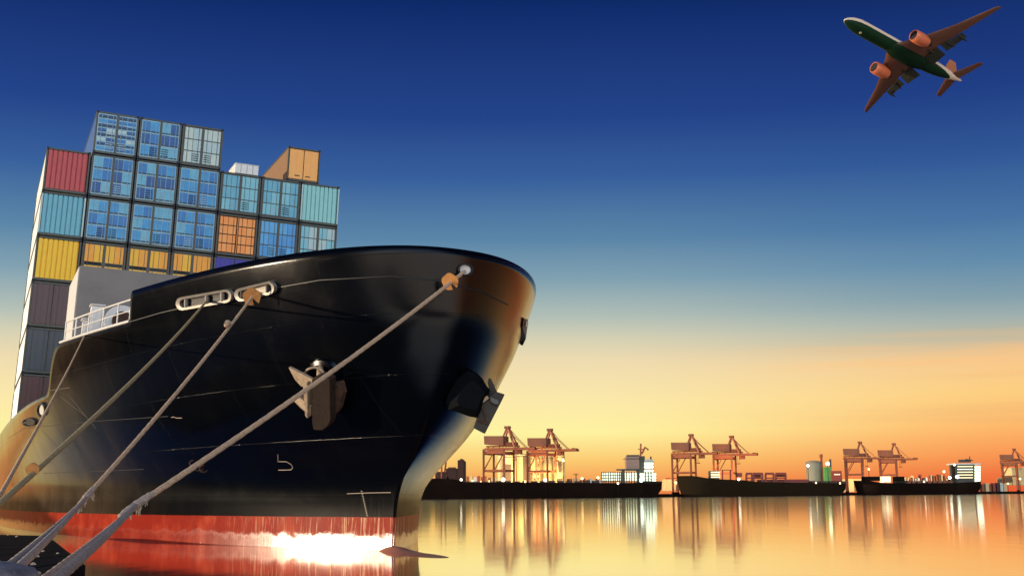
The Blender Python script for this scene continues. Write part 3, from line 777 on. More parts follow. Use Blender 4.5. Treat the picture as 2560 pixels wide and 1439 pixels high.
def splice(c, t, L_, r_, m, parent, hang=True):
    pts = [c+t*(L_*(i/14-.5)) for i in range(15)]
    rs = [r_*(1.0+.35*math.sin(math.pi*i/14)+random.uniform(-.12, .12)) for i in range(15)]
    MB().tube(pts, rs, 14, twist=60).build('splice', m, parent, smooth=True, angle=80)
    if hang:
        mb = MB()
        for i in range(22):
            p0 = c+t*random.uniform(-L_*.45, L_*.35); ln = random.uniform(.05, .17)*L_/.8
            dx = Vector((random.uniform(-.03, .03), random.uniform(-.03, .03), 0))
            mb.tube([p0, p0+dx-Vector((0, 0, ln*.5)), p0+dx*1.8-Vector((0, 0, ln))], [r_*.45, r_*.32, r_*.12], 6)
        mb.build('frayed_ends', m, parent, smooth=True)
# heavy line from the bow chock
def line_heavy(name, p, bend, d_spl, r_, m, label, loops, seg_m=.035, Lsp=.8):
    """from the hull to a spliced eye thrown over the bollard"""
    e = empty('mooring_line', p, label, 'mooring line', 'mooring lines to the quay')
    q = bend
    d = (q-p).normalized(); n = int((q-p).length/seg_m)
    MB().tube(seg(p, q, n, .12), r_, 12, twist=2*math.pi/.32*3/3).build('rope', m, e, smooth=True, angle=80)
    splice(q, d, Lsp, r_*1.0, M['rope_g'], e)
    for tgt in loops:
        nn_ = int((Vector(tgt[-1])-q).length/seg_m)
        pts = [q]+[Vector(t_) for t_ in tgt]
        path = []
        for i in range(len(pts)-1): path += seg(pts[i], pts[i+1], max(4, int((pts[i+1]-pts[i]).length/seg_m)), .03 if i == 0 else 0)[:-1]
        path.append(pts[-1])
        MB().tube(path, r_*.68, 12, twist=2*math.pi/.30).build('eye_strand', M['rope_g'], e, smooth=True, angle=80)
    return e
p1 = on(1162, 680)[0] + Vector((0, -.1, 0))
sp1 = at(340, 1262, 18.0)
line_heavy('a', p1, sp1, 12, .046, M['rope'], 'thick pale mooring line from the bow chock down across the anchor', [[(BX+.22, BY, 1.06)], [(BX+.10, BY-.1, 1.0)]])
p2 = on(640, 732)[0]+Vector((0, -.08, 0))
sp2 = at(214, 1243, 20.0)
line_heavy('b', p2, sp2, 14, .039, M['rope'], 'pale mooring line from the right-hand oblong fairlead to the bollard', [[(BX-.04, BY+.2, 1.12)], [(BX+.06, BY+.1, 1.12)]])
p3 = on(518, 752)[0]+Vector((0, -.05, 0)); q3 = at(-60, 1310, 11)
e3 = empty('mooring_line', p3, 'thin yellowish mooring line from the left-hand oblong fairlead', 'mooring line', 'mooring lines to the quay')
MB().tube(seg(p3, q3, 500, .15), .033, 10, twist=30).build('rope', M['rope_y'], e3, smooth=True, angle=80)
p4 = on(212, 838)[0]+Vector((0, -.03, 0)); q4 = at(-30, 1290, 12)
e4 = empty('mooring_line', p4, 'thinnest brown mooring line, leftmost, from the railing edge', 'mooring line', 'mooring lines to the quay')
MB().tube(seg(p4, q4, 400, .1), .024, 8, twist=30).build('rope', M['rope'], e4, smooth=True, angle=80)
rat_guard(1122, 697, p1, sp1, .22, 'orange disc rat guard on the line below the bow chock')
rat_guard(634, 744, p2, sp2, .25, 'orange disc rat guard on the line at the right-hand oblong fairlead')
rat_guard(86, 1175, p3, q3, .07, 'dull orange rat guard low on the yellowish line at lower left')
# knot tied in the second line
kt = min((p2.lerp(sp2, i/300) for i in range(300)), key=lambda P: (proj(P)[0]-575)**2+(proj(P)[1]-815)**2)
d2 = (sp2-p2).normalized()
MB().tube([kt+d2*(i-4)*.05+Vector((-.03, 0, .03)) for i in range(9)], [.02, .06, .085, .09, .07, .075, .06, .05, .02], 10).build('rope_knot', M['rope'], [o for o in COL.objects if o.get('label', '').startswith('pale mooring line from the right')][0], smooth=True)
# black raft added in place of shadow in the corner between quay and ship
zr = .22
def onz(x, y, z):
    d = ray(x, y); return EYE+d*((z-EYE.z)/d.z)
pon = empty('shade_raft', onz(120, 1400, zr), 'low black raft added in place of shadow at the lower left corner', 'shade_raft')
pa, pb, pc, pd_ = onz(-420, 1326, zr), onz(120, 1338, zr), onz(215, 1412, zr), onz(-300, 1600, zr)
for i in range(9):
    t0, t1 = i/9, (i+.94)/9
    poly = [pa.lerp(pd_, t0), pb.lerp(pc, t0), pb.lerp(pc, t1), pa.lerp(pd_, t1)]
    MB().prism(poly, Vector((0, 0, -.3))).build('shade_plank', M['shade_black'], pon, bevel=.02)
random.seed(5)
for i in range(12):
    u_, v_ = random.random(), random.random(); c_ = pa.lerp(pd_, v_).lerp(pb.lerp(pc, v_), .55+.4*u_)
    rr = random.uniform(.03, .09)
    MB().loft([[c_+Vector((rr*q_*math.cos(k)*random.uniform(.7, 1.3), rr*q_*math.sin(k)*random.uniform(.7, 1.3), h_)) for k in (0, 1, 2, 3, 4, 5)] for q_, h_ in ((1, 0), (.8, rr*.5), (.3, rr*.8))]).build('debris_scrap', M['rope_g'], pon)
# bollard
bo = empty('bollard', (BX, BY, .7), 'dark grey cast iron mooring bollard at the bottom left corner', 'bollard')
def lathe(c, prof, n=32):
    return [[Vector((c[0]+r_*math.cos(2*math.pi*k/n), c[1]+r_*math.sin(2*math.pi*k/n), c[2]+z_)) for k in range(n)] for r_, z_ in prof]
MB().loft(lathe((BX, BY, .7), [(.30, 0), (.30, .05), (.2, .09), (.17, .15), (.165, .36), (.2, .42), (.27, .45), (.285, .49), (.26, .53), (.16, .555), (.02, .56)])).build('bollard_post', M['bollard'], bo, smooth=True, angle=60)
MB().loft(lathe((BX, BY, .7), [(.40, .0), (.40, .03), (.39, .035)])).build('base_plate', M['bollard'], bo, smooth=True)

# ------------------------------------------------------------------ airliner
M['jet_wing'] = mat('wing_warm_paint', (.16, .062, .032), .5, 0, col2=(.15, .06, .03), scale=.3, amount=.7)  # brown holds the warm glow from below, put into the colour
M['jet_engine'] = mat('engine_paint', (.72, .18, .07), .4, .1, col2=(.6, .16, .07), scale=.8, amount=.6)
M['jet_dark'] = mat('engine_intake', (.012, .006, .006), .6)
M['jet_flap'] = mat('flap_metal', (.022, .022, .010), .6, .2, col2=(.02, .02, .01), scale=.8, amount=.9, bump=.5, bscale=3)
M['jet_tail'] = mat('tail_paint', (.62, .20, .07), .4)
def jet_body_mat():
    m = bpy.data.materials.new('fuselage_paint'); m.use_nodes = True; t = m.node_tree; p = t.nodes['Principled BSDF']
    tcn = t.nodes.new('ShaderNodeTexCoord'); dt = t.nodes.new('ShaderNodeVectorMath'); dt.operation = 'DOT_PRODUCT'
    t.links.new(tcn.outputs['Object'], dt.inputs[0]); dt.inputs[1].default_value = tuple(JU)
    mr = t.nodes.new('ShaderNodeMapRange'); t.links.new(dt.outputs['Value'], mr.inputs[0]); mr.inputs[1].default_value = -.85; mr.inputs[2].default_value = -.65
    mx = t.nodes.new('ShaderNodeMix'); mx.data_type = 'RGBA'; t.links.new(mr.outputs[0], mx.inputs[0]); mx.inputs[6].default_value = (.008, .032, .012, 1); mx.inputs[7].default_value = (.80, .62, .42, 1)
    t.links.new(mx.outputs[2], p.inputs['Base Color']); p.inputs['Roughness'].default_value = .5; p.inputs['Specular IOR Level'].default_value = .1
    return m
JC = at(2262, 131, 427)
vd = (JC-EYE).normalized()
sx = vd.cross(Vector((0, 0, 1))).normalized(); sy = sx.cross(vd)
# account for the camera's slight roll through its own axes
sx = (_r-vd*_r.dot(vd)).normalized(); sy = sx.cross(vd)
if sy.dot(_u) < 0: sy = -sy
JF = (sx*-.686+sy*.379-vd*.62).normalized(); JW = (sx*.692+sy*.600-vd*.40); JW = (JW-JF*JW.dot(JF)).normalized(); JU = JF.cross(JW)
if JU.dot(sy) < 0: JU = -JU
def J(a, b, h): return JC+JF*a+JW*b+JU*h
jet = empty('airliner', JC, 'twin-engine airliner climbing at upper right, dark green belly and orange engines', 'airplane')
prof = [(31.6, .05, -.5), (31.3, .5, -.5), (30.6, 1.05, -.42), (29.3, 1.7, -.3), (27.4, 2.3, -.12), (25, 2.7, 0), (22, 2.85, 0), (10, 2.85, 0), (-10, 2.85, 0), (-14, 2.75, .1), (-19, 2.35, .4), (-24, 1.7, .85), (-28, 1.0, 1.25), (-31, .4, 1.5), (-31.8, .1, 1.55)]
MB().loft([[J(a, r_*math.cos(2*math.pi*k/32), h+r_*math.sin(2*math.pi*k/32)) for k in range(32)] for a, r_, h in prof]).build('fuselage', jet_body_mat(), jet, smooth=True, angle=60)
MB().loft([[J(a, r_*1.05*math.cos(2*math.pi*k/20), -2.0+r_*.55*math.sin(2*math.pi*k/20)) for k in range(20)] for a, r_ in ((10, .3), (8, 2.2), (5, 3.0), (-6, 3.0), (-9, 2.2), (-11, .3))]).build('belly_fairing', M['jet_belly'] if 'jet_belly' in M else mat('belly_paint', (.007, .026, .010), .6, spec=.1), jet, smooth=True)
def foil(secs, nm, m, vert=False):
    rings = []
    for (le, te, b, h, th) in secs:
        c = le-te; rg = []
        for u, k in ((0, 0), (.04, .55), (.15, .9), (.35, 1), (.65, .7), (1, .05)): rg.append((le-c*u, th*k*.5))
        low = [(x, -y) for x, y in reversed(rg[1:])]
        rg = rg+low
        rings.append([J(x, b+(y if vert else 0), h+(0 if vert else y)) for x, y in rg])
    MB().loft(rings).build(nm, m, jet, smooth=True, angle=50)
for sg in (1, -1):
    foil([(7.5, -7.0, 2.4*sg, -1.5, 1.5), (1.6, -7.4, 9.5*sg, -.8, .9), (-5.5, -10.6, 20*sg, .4, .5), (-12.4, -14.4, 32*sg, 2.2, .34), (-14.0, -14.9, 33.2*sg, 2.5, .25)], 'wing', M['jet_wing'])
    foil([(-24.3, -29.2, 1.0*sg, .9, .5), (-29.6, -31.8, 10.6*sg, 1.7, .3)], 'tailplane', M['jet_wing'])
    ebx = 9.7*sg
    ep = [(6.8, 1.75), (7.1, 1.95), (7.0, 2.1), (5.5, 2.4), (3, 2.4), (1.0, 2.1), (-.2, 1.7)]
    eng = MB().loft([[J(a, ebx+r_*math.cos(2*math.pi*k/28), -3.3+r_*math.sin(2*math.pi*k/28)) for k in range(28)] for a, r_ in ep], caps=False).build('engine', M['jet_engine'], jet, smooth=True, angle=70)
    MB().loft([[J(a, ebx+r_*math.cos(2*math.pi*k/28), -3.3+r_*math.sin(2*math.pi*k/28)) for k in range(28)] for a, r_ in ((6.82, 1.76), (5.6, 1.75), (5.5, .3))]).build('intake', M['jet_dark'], eng, smooth=True)
    MB().loft([[J(a, ebx+r_*math.cos(2*math.pi*k/20), -3.2+r_*math.sin(2*math.pi*k/20)) for k in range(20)] for a, r_ in ((-.1, 1.5), (-1.4, 1.1), (-2.6, .3))]).build('exhaust', M['jet_dark'], eng, smooth=True)
    MB().prism([J(4.5, ebx-.2, -.9), J(-1.5, ebx-.2, -.9), J(-.5, ebx-.2, -2.2), J(4.0, ebx-.2, -2.2)], JW*.4).build('pylon', M['jet_wing'], jet)
    # lowered flaps and their fairings behind the wing
    mb = MB()
    mb.prism([J(-6.6, 3.2*sg, -1.9), J(-7.0, 9.0*sg, -1.6), J(-10.6, 9.2*sg, -3.4), J(-10.8, 3.2*sg, -3.6)], JU*.25)
    mb.prism([J(-7.2, 10.4*sg, -1.3), J(-10.1, 18.5*sg, -.4), J(-12.0, 18.5*sg, -1.4), J(-10.4, 10.4*sg, -2.7)], JU*.2)
    mb.build('flap', M['jet_flap'], jet)
    for b_ in (6.5, 13, 17.5):
        k_ = -4.6-(b_-6.5)*.33
        MB().loft([[J(a, b_*sg+r_*math.cos(2*math.pi*k/10), h-r_+r_*math.sin(2*math.pi*k/10)) for k in range(10)] for a, r_, h in ((k_, .1, -1.3), (k_-1.5, .4, -1.3), (k_-3.5, .4, -1.6), (k_-5.2, .1, -2.1))]).build('flap_fairing', M['jet_flap'], jet, smooth=True)
foil([(-19.5, -29.6, 0, 2.4, .6), (-23.0, -30.0, 0, 4.0, .5), (-28.2, -31.6, 0, 11.2, .3)], 'tail_fin', M['jet_tail'], vert=True)
MB().tube([J(24, 0, -3.02), J(24, 0, -3.25)], .5, 12).build('belly_light', mat('lamp_glass', (.6, .55, .25), .3), jet, smooth=True)

# ------------------------------------------------------------------ far shore
M['black_hull'] = mat('far_black_hull', (.008, .0045, .003), .8, spec=.04, col2=(.018, .010, .006), scale=.05)
M['olive_hull'] = mat('far_olive_hull', (.016, .011, .005), .8, spec=.04, col2=(.022, .014, .008), scale=.05)
M['crane'] = mat('crane_red', (.42, .10, .028), .6, col2=(.20, .06, .03), scale=.2)  # crane tones carry the orange of the haze in their colour
M['crane2'] = mat('crane_brown', (.32, .085, .028), .6, col2=(.14, .05, .03), scale=.2)
M['housing'] = mat('crane_house', (.26, .085, .032), .6, col2=(.12, .045, .022), scale=.15)
M['silo'] = mat('silo_concrete', (.75, .58, .28), .8, col2=(.60, .44, .2), scale=.08, stretch=(1, 1, .2))
M['silo_d'] = mat('silo_door', (.16, .10, .06), .8)
M['shipwhite'] = mat('ship_white', (.62, .64, .55), .5, col2=(.45, .48, .42), scale=.2)
M['shipgrey'] = mat('ship_grey', (.06, .06, .045), .6)
M['funnel'] = mat('funnel_paint', (.36, .22, .15), .5)
M['land'] = mat('dark_ground', (.012, .008, .006), .9, spec=.05)
M['city'] = mat('city_wall', (.09, .035, .018), .8)
M['redrail'] = mat('red_structure', (.32, .05, .025), .6)
M['greent'] = mat('green_tower', (.10, .30, .06), .6, col2=(.05, .16, .04), scale=.3)
M['greysilo'] = mat('grey_silo', (.26, .24, .17), .8, col2=(.20, .19, .14), scale=.1)
def lamp_mat(nm, c, s_):
    m = bpy.data.materials.new(nm); m.use_nodes = True; p = m.node_tree.nodes['Principled BSDF']
    p.inputs['Emission Color'].default_value = (*c, 1); p.inputs['Emission Strength'].default_value = s_; p.inputs['Base Color'].default_value = (*c, 1); return m
M['lamp_w'] = lamp_mat('lamp_white', (1, .84, .58), 7); M['lamp_y'] = lamp_mat('lamp_yellow', (1, .66, .26), 5); M['lamp_g'] = lamp_mat('lamp_cool', (.85, 1, .80), 7)
M['win'] = lamp_mat('lit_window', (1, .80, .42), 1.6); M['wing'] = lamp_mat('lit_window_cool', (.86, 1, .74), 1.7)
def hz(x): return 1238-(x-1280)*RHO
def Z(x, y, D): return at(x, y, D).z
def X(x, D): return at(x, 1238, D).x
def fbox(mb, x0, y0, x1, y1, D, dep, mi=0):
    a = at(x0, y1, D); b = at(x1, y0, D)
    return mb.box(((a.x+b.x)/2, D+dep/2, (a.z+b.z)/2), (abs(b.x-a.x), dep, abs(b.z-a.z)), mi=mi)
# shore ground
def shore():
    fr = [(-900, 729), (900, 730), (1672, 732), (1684, 843), (2136, 845), (2142, 982), (2500, 986), (3600, 1100)]
    top = [Vector((X(x, D), D, 1.9)) for x, D in fr]
    bk = [Vector((X(x, D), 2600, 1.9)) for x, D in fr]
    mb = MB(); n = len(fr)
    mb.add(top+bk, [(i, i+1, n+i+1, n+i) for i in range(n-1)])
    mb.add(top+[p-Vector((0, 0, 3)) for p in top], [(i, n+i, n+i+1, i+1) for i in range(n-1)])
    tag(mb.build('far_quay', M['land']), 'low dark harbour shore across the water', kind='structure')
shore()
def far_ship(pts, D, beam, m, bow, label, keel_y=None):
    """pts: (x, y) of the sheer line from left to right; bow = -1 left, 1 right, 0 none shown"""
    xs = [p[0] for p in pts]; x0, x1 = xs[0], xs[-1]
    base = at((x0+x1)/2, hz((x0+x1)/2), D); base.z = 0
    e = empty('cargo_ship', base, label, 'ship', None)
    rings = []; n = 26
    for i in range(n+1):
        t = i/n; x = x0+(x1-x0)*t; y = interp(x, xs, [p[1] for p in pts]); zt = Z(x, y, D)
        db = (1-t if bow > 0 else t); bb = 1
        bb = min(1, .06+(db/.16)**.6) if db < .16 and bow else 1
        ds = (t if bow > 0 else 1-t)
        bb2 = min(bb, .55+ds/.12*.45) if ds < .12 else bb
        xw = X(x, D)
        rake = (1-min(1, db/.06))*3.2*(bow) if bow else 0
        cut = (1-min(1, ds/.07))*5.0*(1 if bow <= 0 else -1)
        rings.append([Vector((xw-rake*1.0+(-cut if bow <= 0 else -cut)*.8, D+beam/2-beam/2*bb2*.8, -.6)), Vector((xw-rake*.4-(cut*.1), D+beam/2-beam/2*bb2, zt*.5)), Vector((xw, D+beam/2-beam/2*bb2, zt)),
                      Vector((xw, D+beam/2+beam/2*bb2, zt)), Vector((xw-rake*.4, D+beam/2+beam/2*bb2, zt*.5)), Vector((xw-rake*1.0-cut*.8, D+beam/2+beam/2*bb2*.8, -.6))])
    MB().loft(rings).build('hull', m, e, smooth=True, angle=40)
    return e
S1 = far_ship([(1040, 1192), (1060, 1194), (1140, 1197), (1145, 1203), (1500, 1206), (1606, 1206), (1608, 1201), (1659, 1202)], 704, 22, M['black_hull'], 0, 'long low black cargo ship with a white bridge house, nearest the bow')
S2 = far_ship([(1699, 1188), (1738, 1188), (1768, 1194), (1800, 1197), (1860, 1199), (1900, 1204), (2122, 1207)], 818, 24, M['olive_hull'], -1, 'dark olive cargo ship with raised bow, middle of the far shore')
S3 = far_ship([(2147, 1200), (2176, 1200), (2205, 1206), (2240, 1207), (2400, 1206), (2462, 1202)], 955, 24, M['black_hull'], -1, 'smaller black cargo ship at right with a pale bridge house at its stern')
def part(name, rects, D, dep, m, par):
    mb = MB()
    for r_ in rects: fbox(mb, *r_, D, dep)
    return mb.build(name, m, par)
# ship 1 upper works
fn = part('funnel', [(1566, 1140, 1598, 1176), (1561, 1145, 1598, 1147)], 714.0, 9, M['funnel'], S1)
part('funnel_top', [(1568, 1136, 1598, 1140)], 715.0, 7, M['shipgrey'], S1)
part('bridge_tower', [(1600, 1139, 1612, 1181)], 716.0, 8, M['shipgrey'], S1)
for i, y in enumerate((1147, 1155, 1163, 1173, 1182, 1190, 1198)):
    w_ = (1612, 1633) if y < 1180 else (1600, 1640)
    part('deckhouse', [(w_[0], y, w_[1], y+6.4)], 713.0+i*.02, 12, M['wing'] if i > 0 else M['shipwhite'], S1)
    part('bridge_deck', [(w_[0], y+6.5, w_[1]+3, y+7.6)], 711.5, 14, M['shipgrey'], S1)
for x in (1559, 1596): part('gantry_post', [(x-3, 1174, x+3, 1206)], 711.0, 5, M['shipgrey'], S1)
part('gantry_beam', [(1542, 1171, 1600, 1175)], 711.0, 5, M['shipgrey'], S1)
for y in (1181, 1188, 1195):
    part('accommodation', [(1506, y, 1552, y+5)], 714.0, 8, M['wing'], S1); part('accommodation_deck', [(1504, y+5.1, 1556, y+6.5)], 713.0, 9, M['shipgrey'], S1)
    part('accommodation', [(1563, y, 1592, y+5)], 714.0, 8, M['wing'], S1)
for x in (1505, 1510, 1515, 1521, 1527, 1533, 1538, 1544, 1549, 1553, 1567, 1573, 1579, 1586, 1614, 1621, 1628): part('stanchion', [(x-.8, 1178, x+.8, 1206)], 712.0, 1, M['shipgrey'], S1)
MB().tube([at(1601, 1142, 716.0), at(1602, 1108, 716.0)], .5, 8).bar(at(1595, 1122, 716.0), at(1609, 1122, 716.0), .5).build('mast', M['crane2'], S1)
MB().tube([at(1604, 1134, 716.0), at(1613, 1117, 716.0), at(1621, 1124, 716.0)], .6, 8).build('derrick', M['crane'], S1)
MB().tube([at(1627, 1140, 716.0), at(1628, 1180, 716.0)], .45, 8).build('mast', M['shipgrey'], S1)
MB().loft([[at(x, 1196+5*math.cos(2*math.pi*k/12), 709.0)+Vector((0, 4*math.sin(2*math.pi*k/12), 0)) for k in range(12)] for x in (1118, 1121)]).build('vent_cowl', M['black_hull'], S1)
# mast and derricks on the left of ship 1
MB().tube([at(1104, 1195, 712.0), at(1104, 1142, 712.0)], .5, 8).build('mast', M['redrail'], S1)
MB().tube([at(1102, 1168, 712.0), at(1096, 1150, 712.0)], .4, 8).tube([at(1112, 1180, 712.0), at(1116, 1146, 712.0)], .5, 8).build('derrick', M['redrail'], S1)
part('deckhouse', [(1088, 1178, 1118, 1197)], 714.0, 8, M['city'], S1)
# ship 2 upper works
part('deck_crane_house', [(1776, 1176, 1796, 1199)], 824, 8, M['shipgrey'], S2)
for y in (1178, 1184, 1190): part('lit_deck', [(1778, y, 1800, y+3)], 823, 6, M['win'], S2)
MB().bar(at(1804, 1174, 824), at(1830, 1174, 824), .5).bar(at(1826, 1174, 824), at(1826, 1200, 824), .9).bar(at(1806, 1174, 824), at(1806, 1200, 824), .9).build('deck_frame', M['redrail'], S2)
part('deck_box', [(1844, 1181, 1855, 1191)], 825, 6, M['redrail'], S2)
for x0, x1 in ((1866, 1880), (1884, 1906), (1914, 1934), (1940, 1964)):
    MB().bar(at(x0, 1205, 826), at(x0, 1184, 826), 1.2).bar(at(x1, 1205, 826), at(x1, 1184, 826), 1.2).bar(at(x0-1, 1183, 826), at(x1+1, 1183, 826), 1.5).bar(at(x0, 1194, 826), at(x1, 1194, 826), .8).build('deck_gantry', M['redrail'], S2)
part('deck_cargo', [(1888, 1182, 1902, 1196), (1945, 1181, 1962, 1191)], 829, 5, M['crane2'], S2)
part('hatch_coaming', [(1900, 1197, 2020, 1206)], 829, 10, M['redrail'], S2)
# ship 3 upper works
part('bridge_house', [(2390, 1158, 2437, 1206)], 965.0, 12, M['shipgrey'], S3)
part('bridge_wing', [(2382, 1157, 2452, 1161)], 963.0, 14, M['shipwhite'], S3)
for y in (1164, 1171, 1178, 1185, 1192, 1199): part('deckhouse', [(2438, y, 2451, y+5.5)], 964.0, 10, M['wing'], S3)
for y in (1164, 1171, 1178, 1185, 1192): part('window_band', [(2394, y, 2432, y+2.2)], 964.6, .5, M['win'] if y != 1171 else M['wing'], S3)
MB().box((X(2423, 965.0), 969.0, Z(2423, 1151, 965.0)), (9, 3, 2.2)).bar(at(2414, 1147, 967.0), at(2432, 1150, 967.0), .8).bar(at(2424, 1154, 967.0), at(2424, 1140, 967.0), .6).build('radar_mast', M['shipgrey'], S3)
part('deck_box', [(2161, 1190, 2200, 1201)], 961.0, 8, M['land'], S3)
part('deck_box', [(2240, 1190, 2261, 1207)], 959.0, 8, M['land'], S3)
part('lit_deckhouse', [(2204, 1190, 2226, 1205)], 965.0, 5, M['win'], S3)

def deck_row(par, x0, x1, ytop, y0, D, step, nm, m):
    x = x0
    while x < x1:
        part(nm, [(x, ytop+random.uniform(-1, 1), x+step*.7, y0)], D, 8, m, par); x += step
random.seed(11)
deck_row(S1, 1240, 1490, 1201, 1207, 712, 22, 'hatch_cover', M['city'])
deck_row(S3, 2268, 2380, 1201, 1208, 965, 13, 'hatch_cover', M['crane2'])
deck_row(S2, 2030, 2112, 1202, 1208, 826, 11, 'hatch_cover', M['city'])
for S_, D_, pts_ in ((S1, 703.6, (1160, 1202, 1655, 1203)), (S2, 817.6, (1870, 1199, 2118, 1205)), (S3, 954.6, (2210, 1204, 2455, 1202))):
    rl = MB(); xa, ya, xb, yb = pts_
    rl.bar(at(xa, ya, D_), at(xb, yb, D_), .18)
    n_ = int((xb-xa)/7)
    for i in range(n_+1):
        t = i/n_; p_ = at(xa+(xb-xa)*t, ya+(yb-ya)*t, D_); rl.bar(p_, p_-Vector((0, 0, 1.1)), .12)
    rl.build('deck_rail', M['shipgrey'], S_)
for x, y in ((1330, 1180), (1440, 1182)): MB().tube([at(x, 1207, 714), at(x, y, 714)], .35, 8).bar(at(x-7, y+3, 714), at(x+7, y+3, 714), .4).build('mast', M['crane2'], S1)
# cranes --------------------------------------------------------
def sts_crane(px, apex_y, label, mm):
    H = 43.0
    D = (H-1.5)*F/(hz(px)-apex_y)
    # apex at height H above the water; work in metres, x along the boom
    o = Vector((X(px, D), D, 0))
    yaw = R(-19); ex = Vector((math.cos(yaw), math.sin(yaw), 0)); ey = Vector((-math.sin(yaw), math.cos(yaw), 0))
    k = .2533
    def C(x, dep, y): return o+ex*(x*k/math.cos(yaw))+ey*dep+Vector((0, 0, H-y*k))
    e = empty('gantry_crane', Vector((o.x, o.y, 1.9)), label, 'crane', 'ship-to-shore cranes on the far quay')
    zg = (H-1.9)/k
    for x in (-46, 3):
        for dep in (-9, 9):
            MB().bar(C(x, dep, 54), C(x, dep, zg), 1.3, 1.3).build('leg', mm, e)
    br = MB()
    for dep in (-9, 9):
        br.bar(C(-48, dep, 62), C(5, dep, 62), 1.2, 1.8); br.bar(C(-46, dep, 105), C(3, dep, 105), 1.0, 1.2); br.bar(C(-46, dep, 105), C(-22, dep, 62), .6)
    for x in (-46, 3): br.bar(C(x, -9, 64), C(x, 9, 64), 1.2, 1.6); br.bar(C(x, -9, 105), C(x, 9, 105), 1., 1.2)
    br.build('portal_beams', mm, e)
    bm_ = MB()
    for dep in (-2.6, 2.6): bm_.bar(C(-52, dep, 53.5), C(68, dep, 53.5), .9, 1.5)
    x = -52
    while x < 66:
        bm_.bar(C(x, -2.6, 53), C(x+6, 2.6, 53), .4); x += 6
    for x in (-50, -36, -22, 25): bm_.bar(C(x, 0, 53), C(x+4, 0, 46), .5)
    bm_.bar(C(-52, 0, 46.5), C(28, 0, 46.5), .8, .9)
    x = -48
    while x < 24:
        bm_.bar(C(x, 0, 53), C(x+4, 0, 46.8), .22); bm_.bar(C(x+4, 0, 46.8), C(x+8, 0, 53), .22); x += 8
    bm_.build('boom', mm, e)
    MB().bar(C(14, 0, 56), C(14, 0, 78), .16).bar(C(18, 0, 56), C(18, 0, 78), .16).bar(C(11, 0, 79), C(21, 0, 79), .7).build('spreader', M['crane2'], e)
    MB().bar(C(-45.5, -9.8, 56), C(-45.5, -9.8, zg-4), .35).bar(C(-43, -9.8, 56), C(-43, -9.8, zg-4), .2).build('stair_tower', mm, e)
    MB().bar(C(56, -2.6, 51), C(70, -2.6, 52), .8, 1.2).bar(C(62, 0, 50), C(62, 0, 56), .8).build('boom_tip', M['land'], e)
    hs = MB(); hs.loft([[C(-50, -5, 42), C(-50, 5, 42), C(-51, 5, 22), C(-51, -5, 22)], [C(-4, -5, 45), C(-4, 5, 45), C(-4, 5, 23), C(-4, -5, 23)]]); hs.build('machinery_house', M['housing'], e)
    MB().box((0, 0, 0), (7, 4, 2.2), (C(10, 0, 42), ex, ey, UU)).build('trolley_house', mm, e)
    af = MB()
    for dep in (-3.5, 3.5):
        af.bar(C(0, dep*.3, 2), C(-15, dep, 46), .9); af.bar(C(1, dep*.3, 2), C(12, dep*.7, 26), 1.0); af.bar(C(12, dep*.7, 26), C(22, dep, 52), 1.0)
    af.build('a_frame', mm, e)
    MB().box((0, 0, 0), (3.4, 3, 1.6), (C(0, 0, 2), ex, ey, UU)).build('apex_platform', M['crane2'], e)
    st_ = MB()
    for dep in (-2, 2):
        st_.bar(C(1, dep, 3), C(20, dep, 26), .35); st_.bar(C(20, dep, 26), C(46, dep, 52), .35); 
    st_.build('forestay', mm, e)
    MB().box((0, 0, 0), (4, 3, 2.6), (C(26, 0, 61), ex, ey, UU)).build('operator_cab', mm, e)
    MB().bar(C(-47, 0, zg-3), C(-47, 0, zg-2), 2).bar(C(-46, -10, zg-2), C(-46, 10, zg-2), 1.6, 1.4).bar(C(3, -10, zg-2), C(3, 10, zg-2), 1.6, 1.4).build('bogie', M['land'], e)
    return e
sts_crane(1270, 1070, 'red-brown gantry crane nearest the ship, above the pair of lit silos, leftmost of all', M['crane'])
sts_crane(1377, 1076, 'red-brown gantry crane right beside the leftmost one, above lit silos', M['crane'])
sts_crane(1733, 1089, 'gantry crane behind the gap between the black and olive ships', M['crane'])
sts_crane(1835, 1093, 'gantry crane reaching right above the olive ship deck', M['crane'])
sts_crane(2158, 1107, 'gantry crane over the bow of the small black ship at right', M['crane2'])
sts_crane(2243, 1111, 'gantry crane with its boom out over the small black ship deck', M['crane2'])
sts_crane(2545, 1124, 'gantry crane cut off by the right edge of the picture', M['crane2'])

# buildings and stores -------------------------------------------
def building(nm, rects, D, dep, m, label, cat, extra=()):
    x0 = min(r_[0] for r_ in rects); x1 = max(r_[2] for r_ in rects)
    e = empty(nm, Vector((X((x0+x1)/2, D), D+dep/2, 1.9)), label, cat)
    for i, r_ in enumerate(rects):
        mb = MB(); fbox(mb, *r_, D+i*1.1, dep-i*.6); mb.build('wall', m, e)
    for k, (n2, r2, m2) in enumerate(extra):
        mb = MB(); fbox(mb, *r2, D-.35-k*.02, .5); mb.build(n2, m2, e)
    return e
building('city_block', [(1028, 1155, 1044, 1215), (1044, 1163, 1063, 1215), (1060, 1176, 1068, 1215)], 1150, 60, M['city'], 'stepped dark building just right of the bow, far left of the shore', 'building')
building('city_tower', [(1144, 1149, 1159, 1212), (1150, 1146, 1156, 1149), (1115, 1170, 1146, 1212)], 1180, 60, M['city'], 'dark building with a tall tower on its right, left of the cranes', 'building', [('roof_box', (1120, 1167, 1140, 1170), M['city'])])
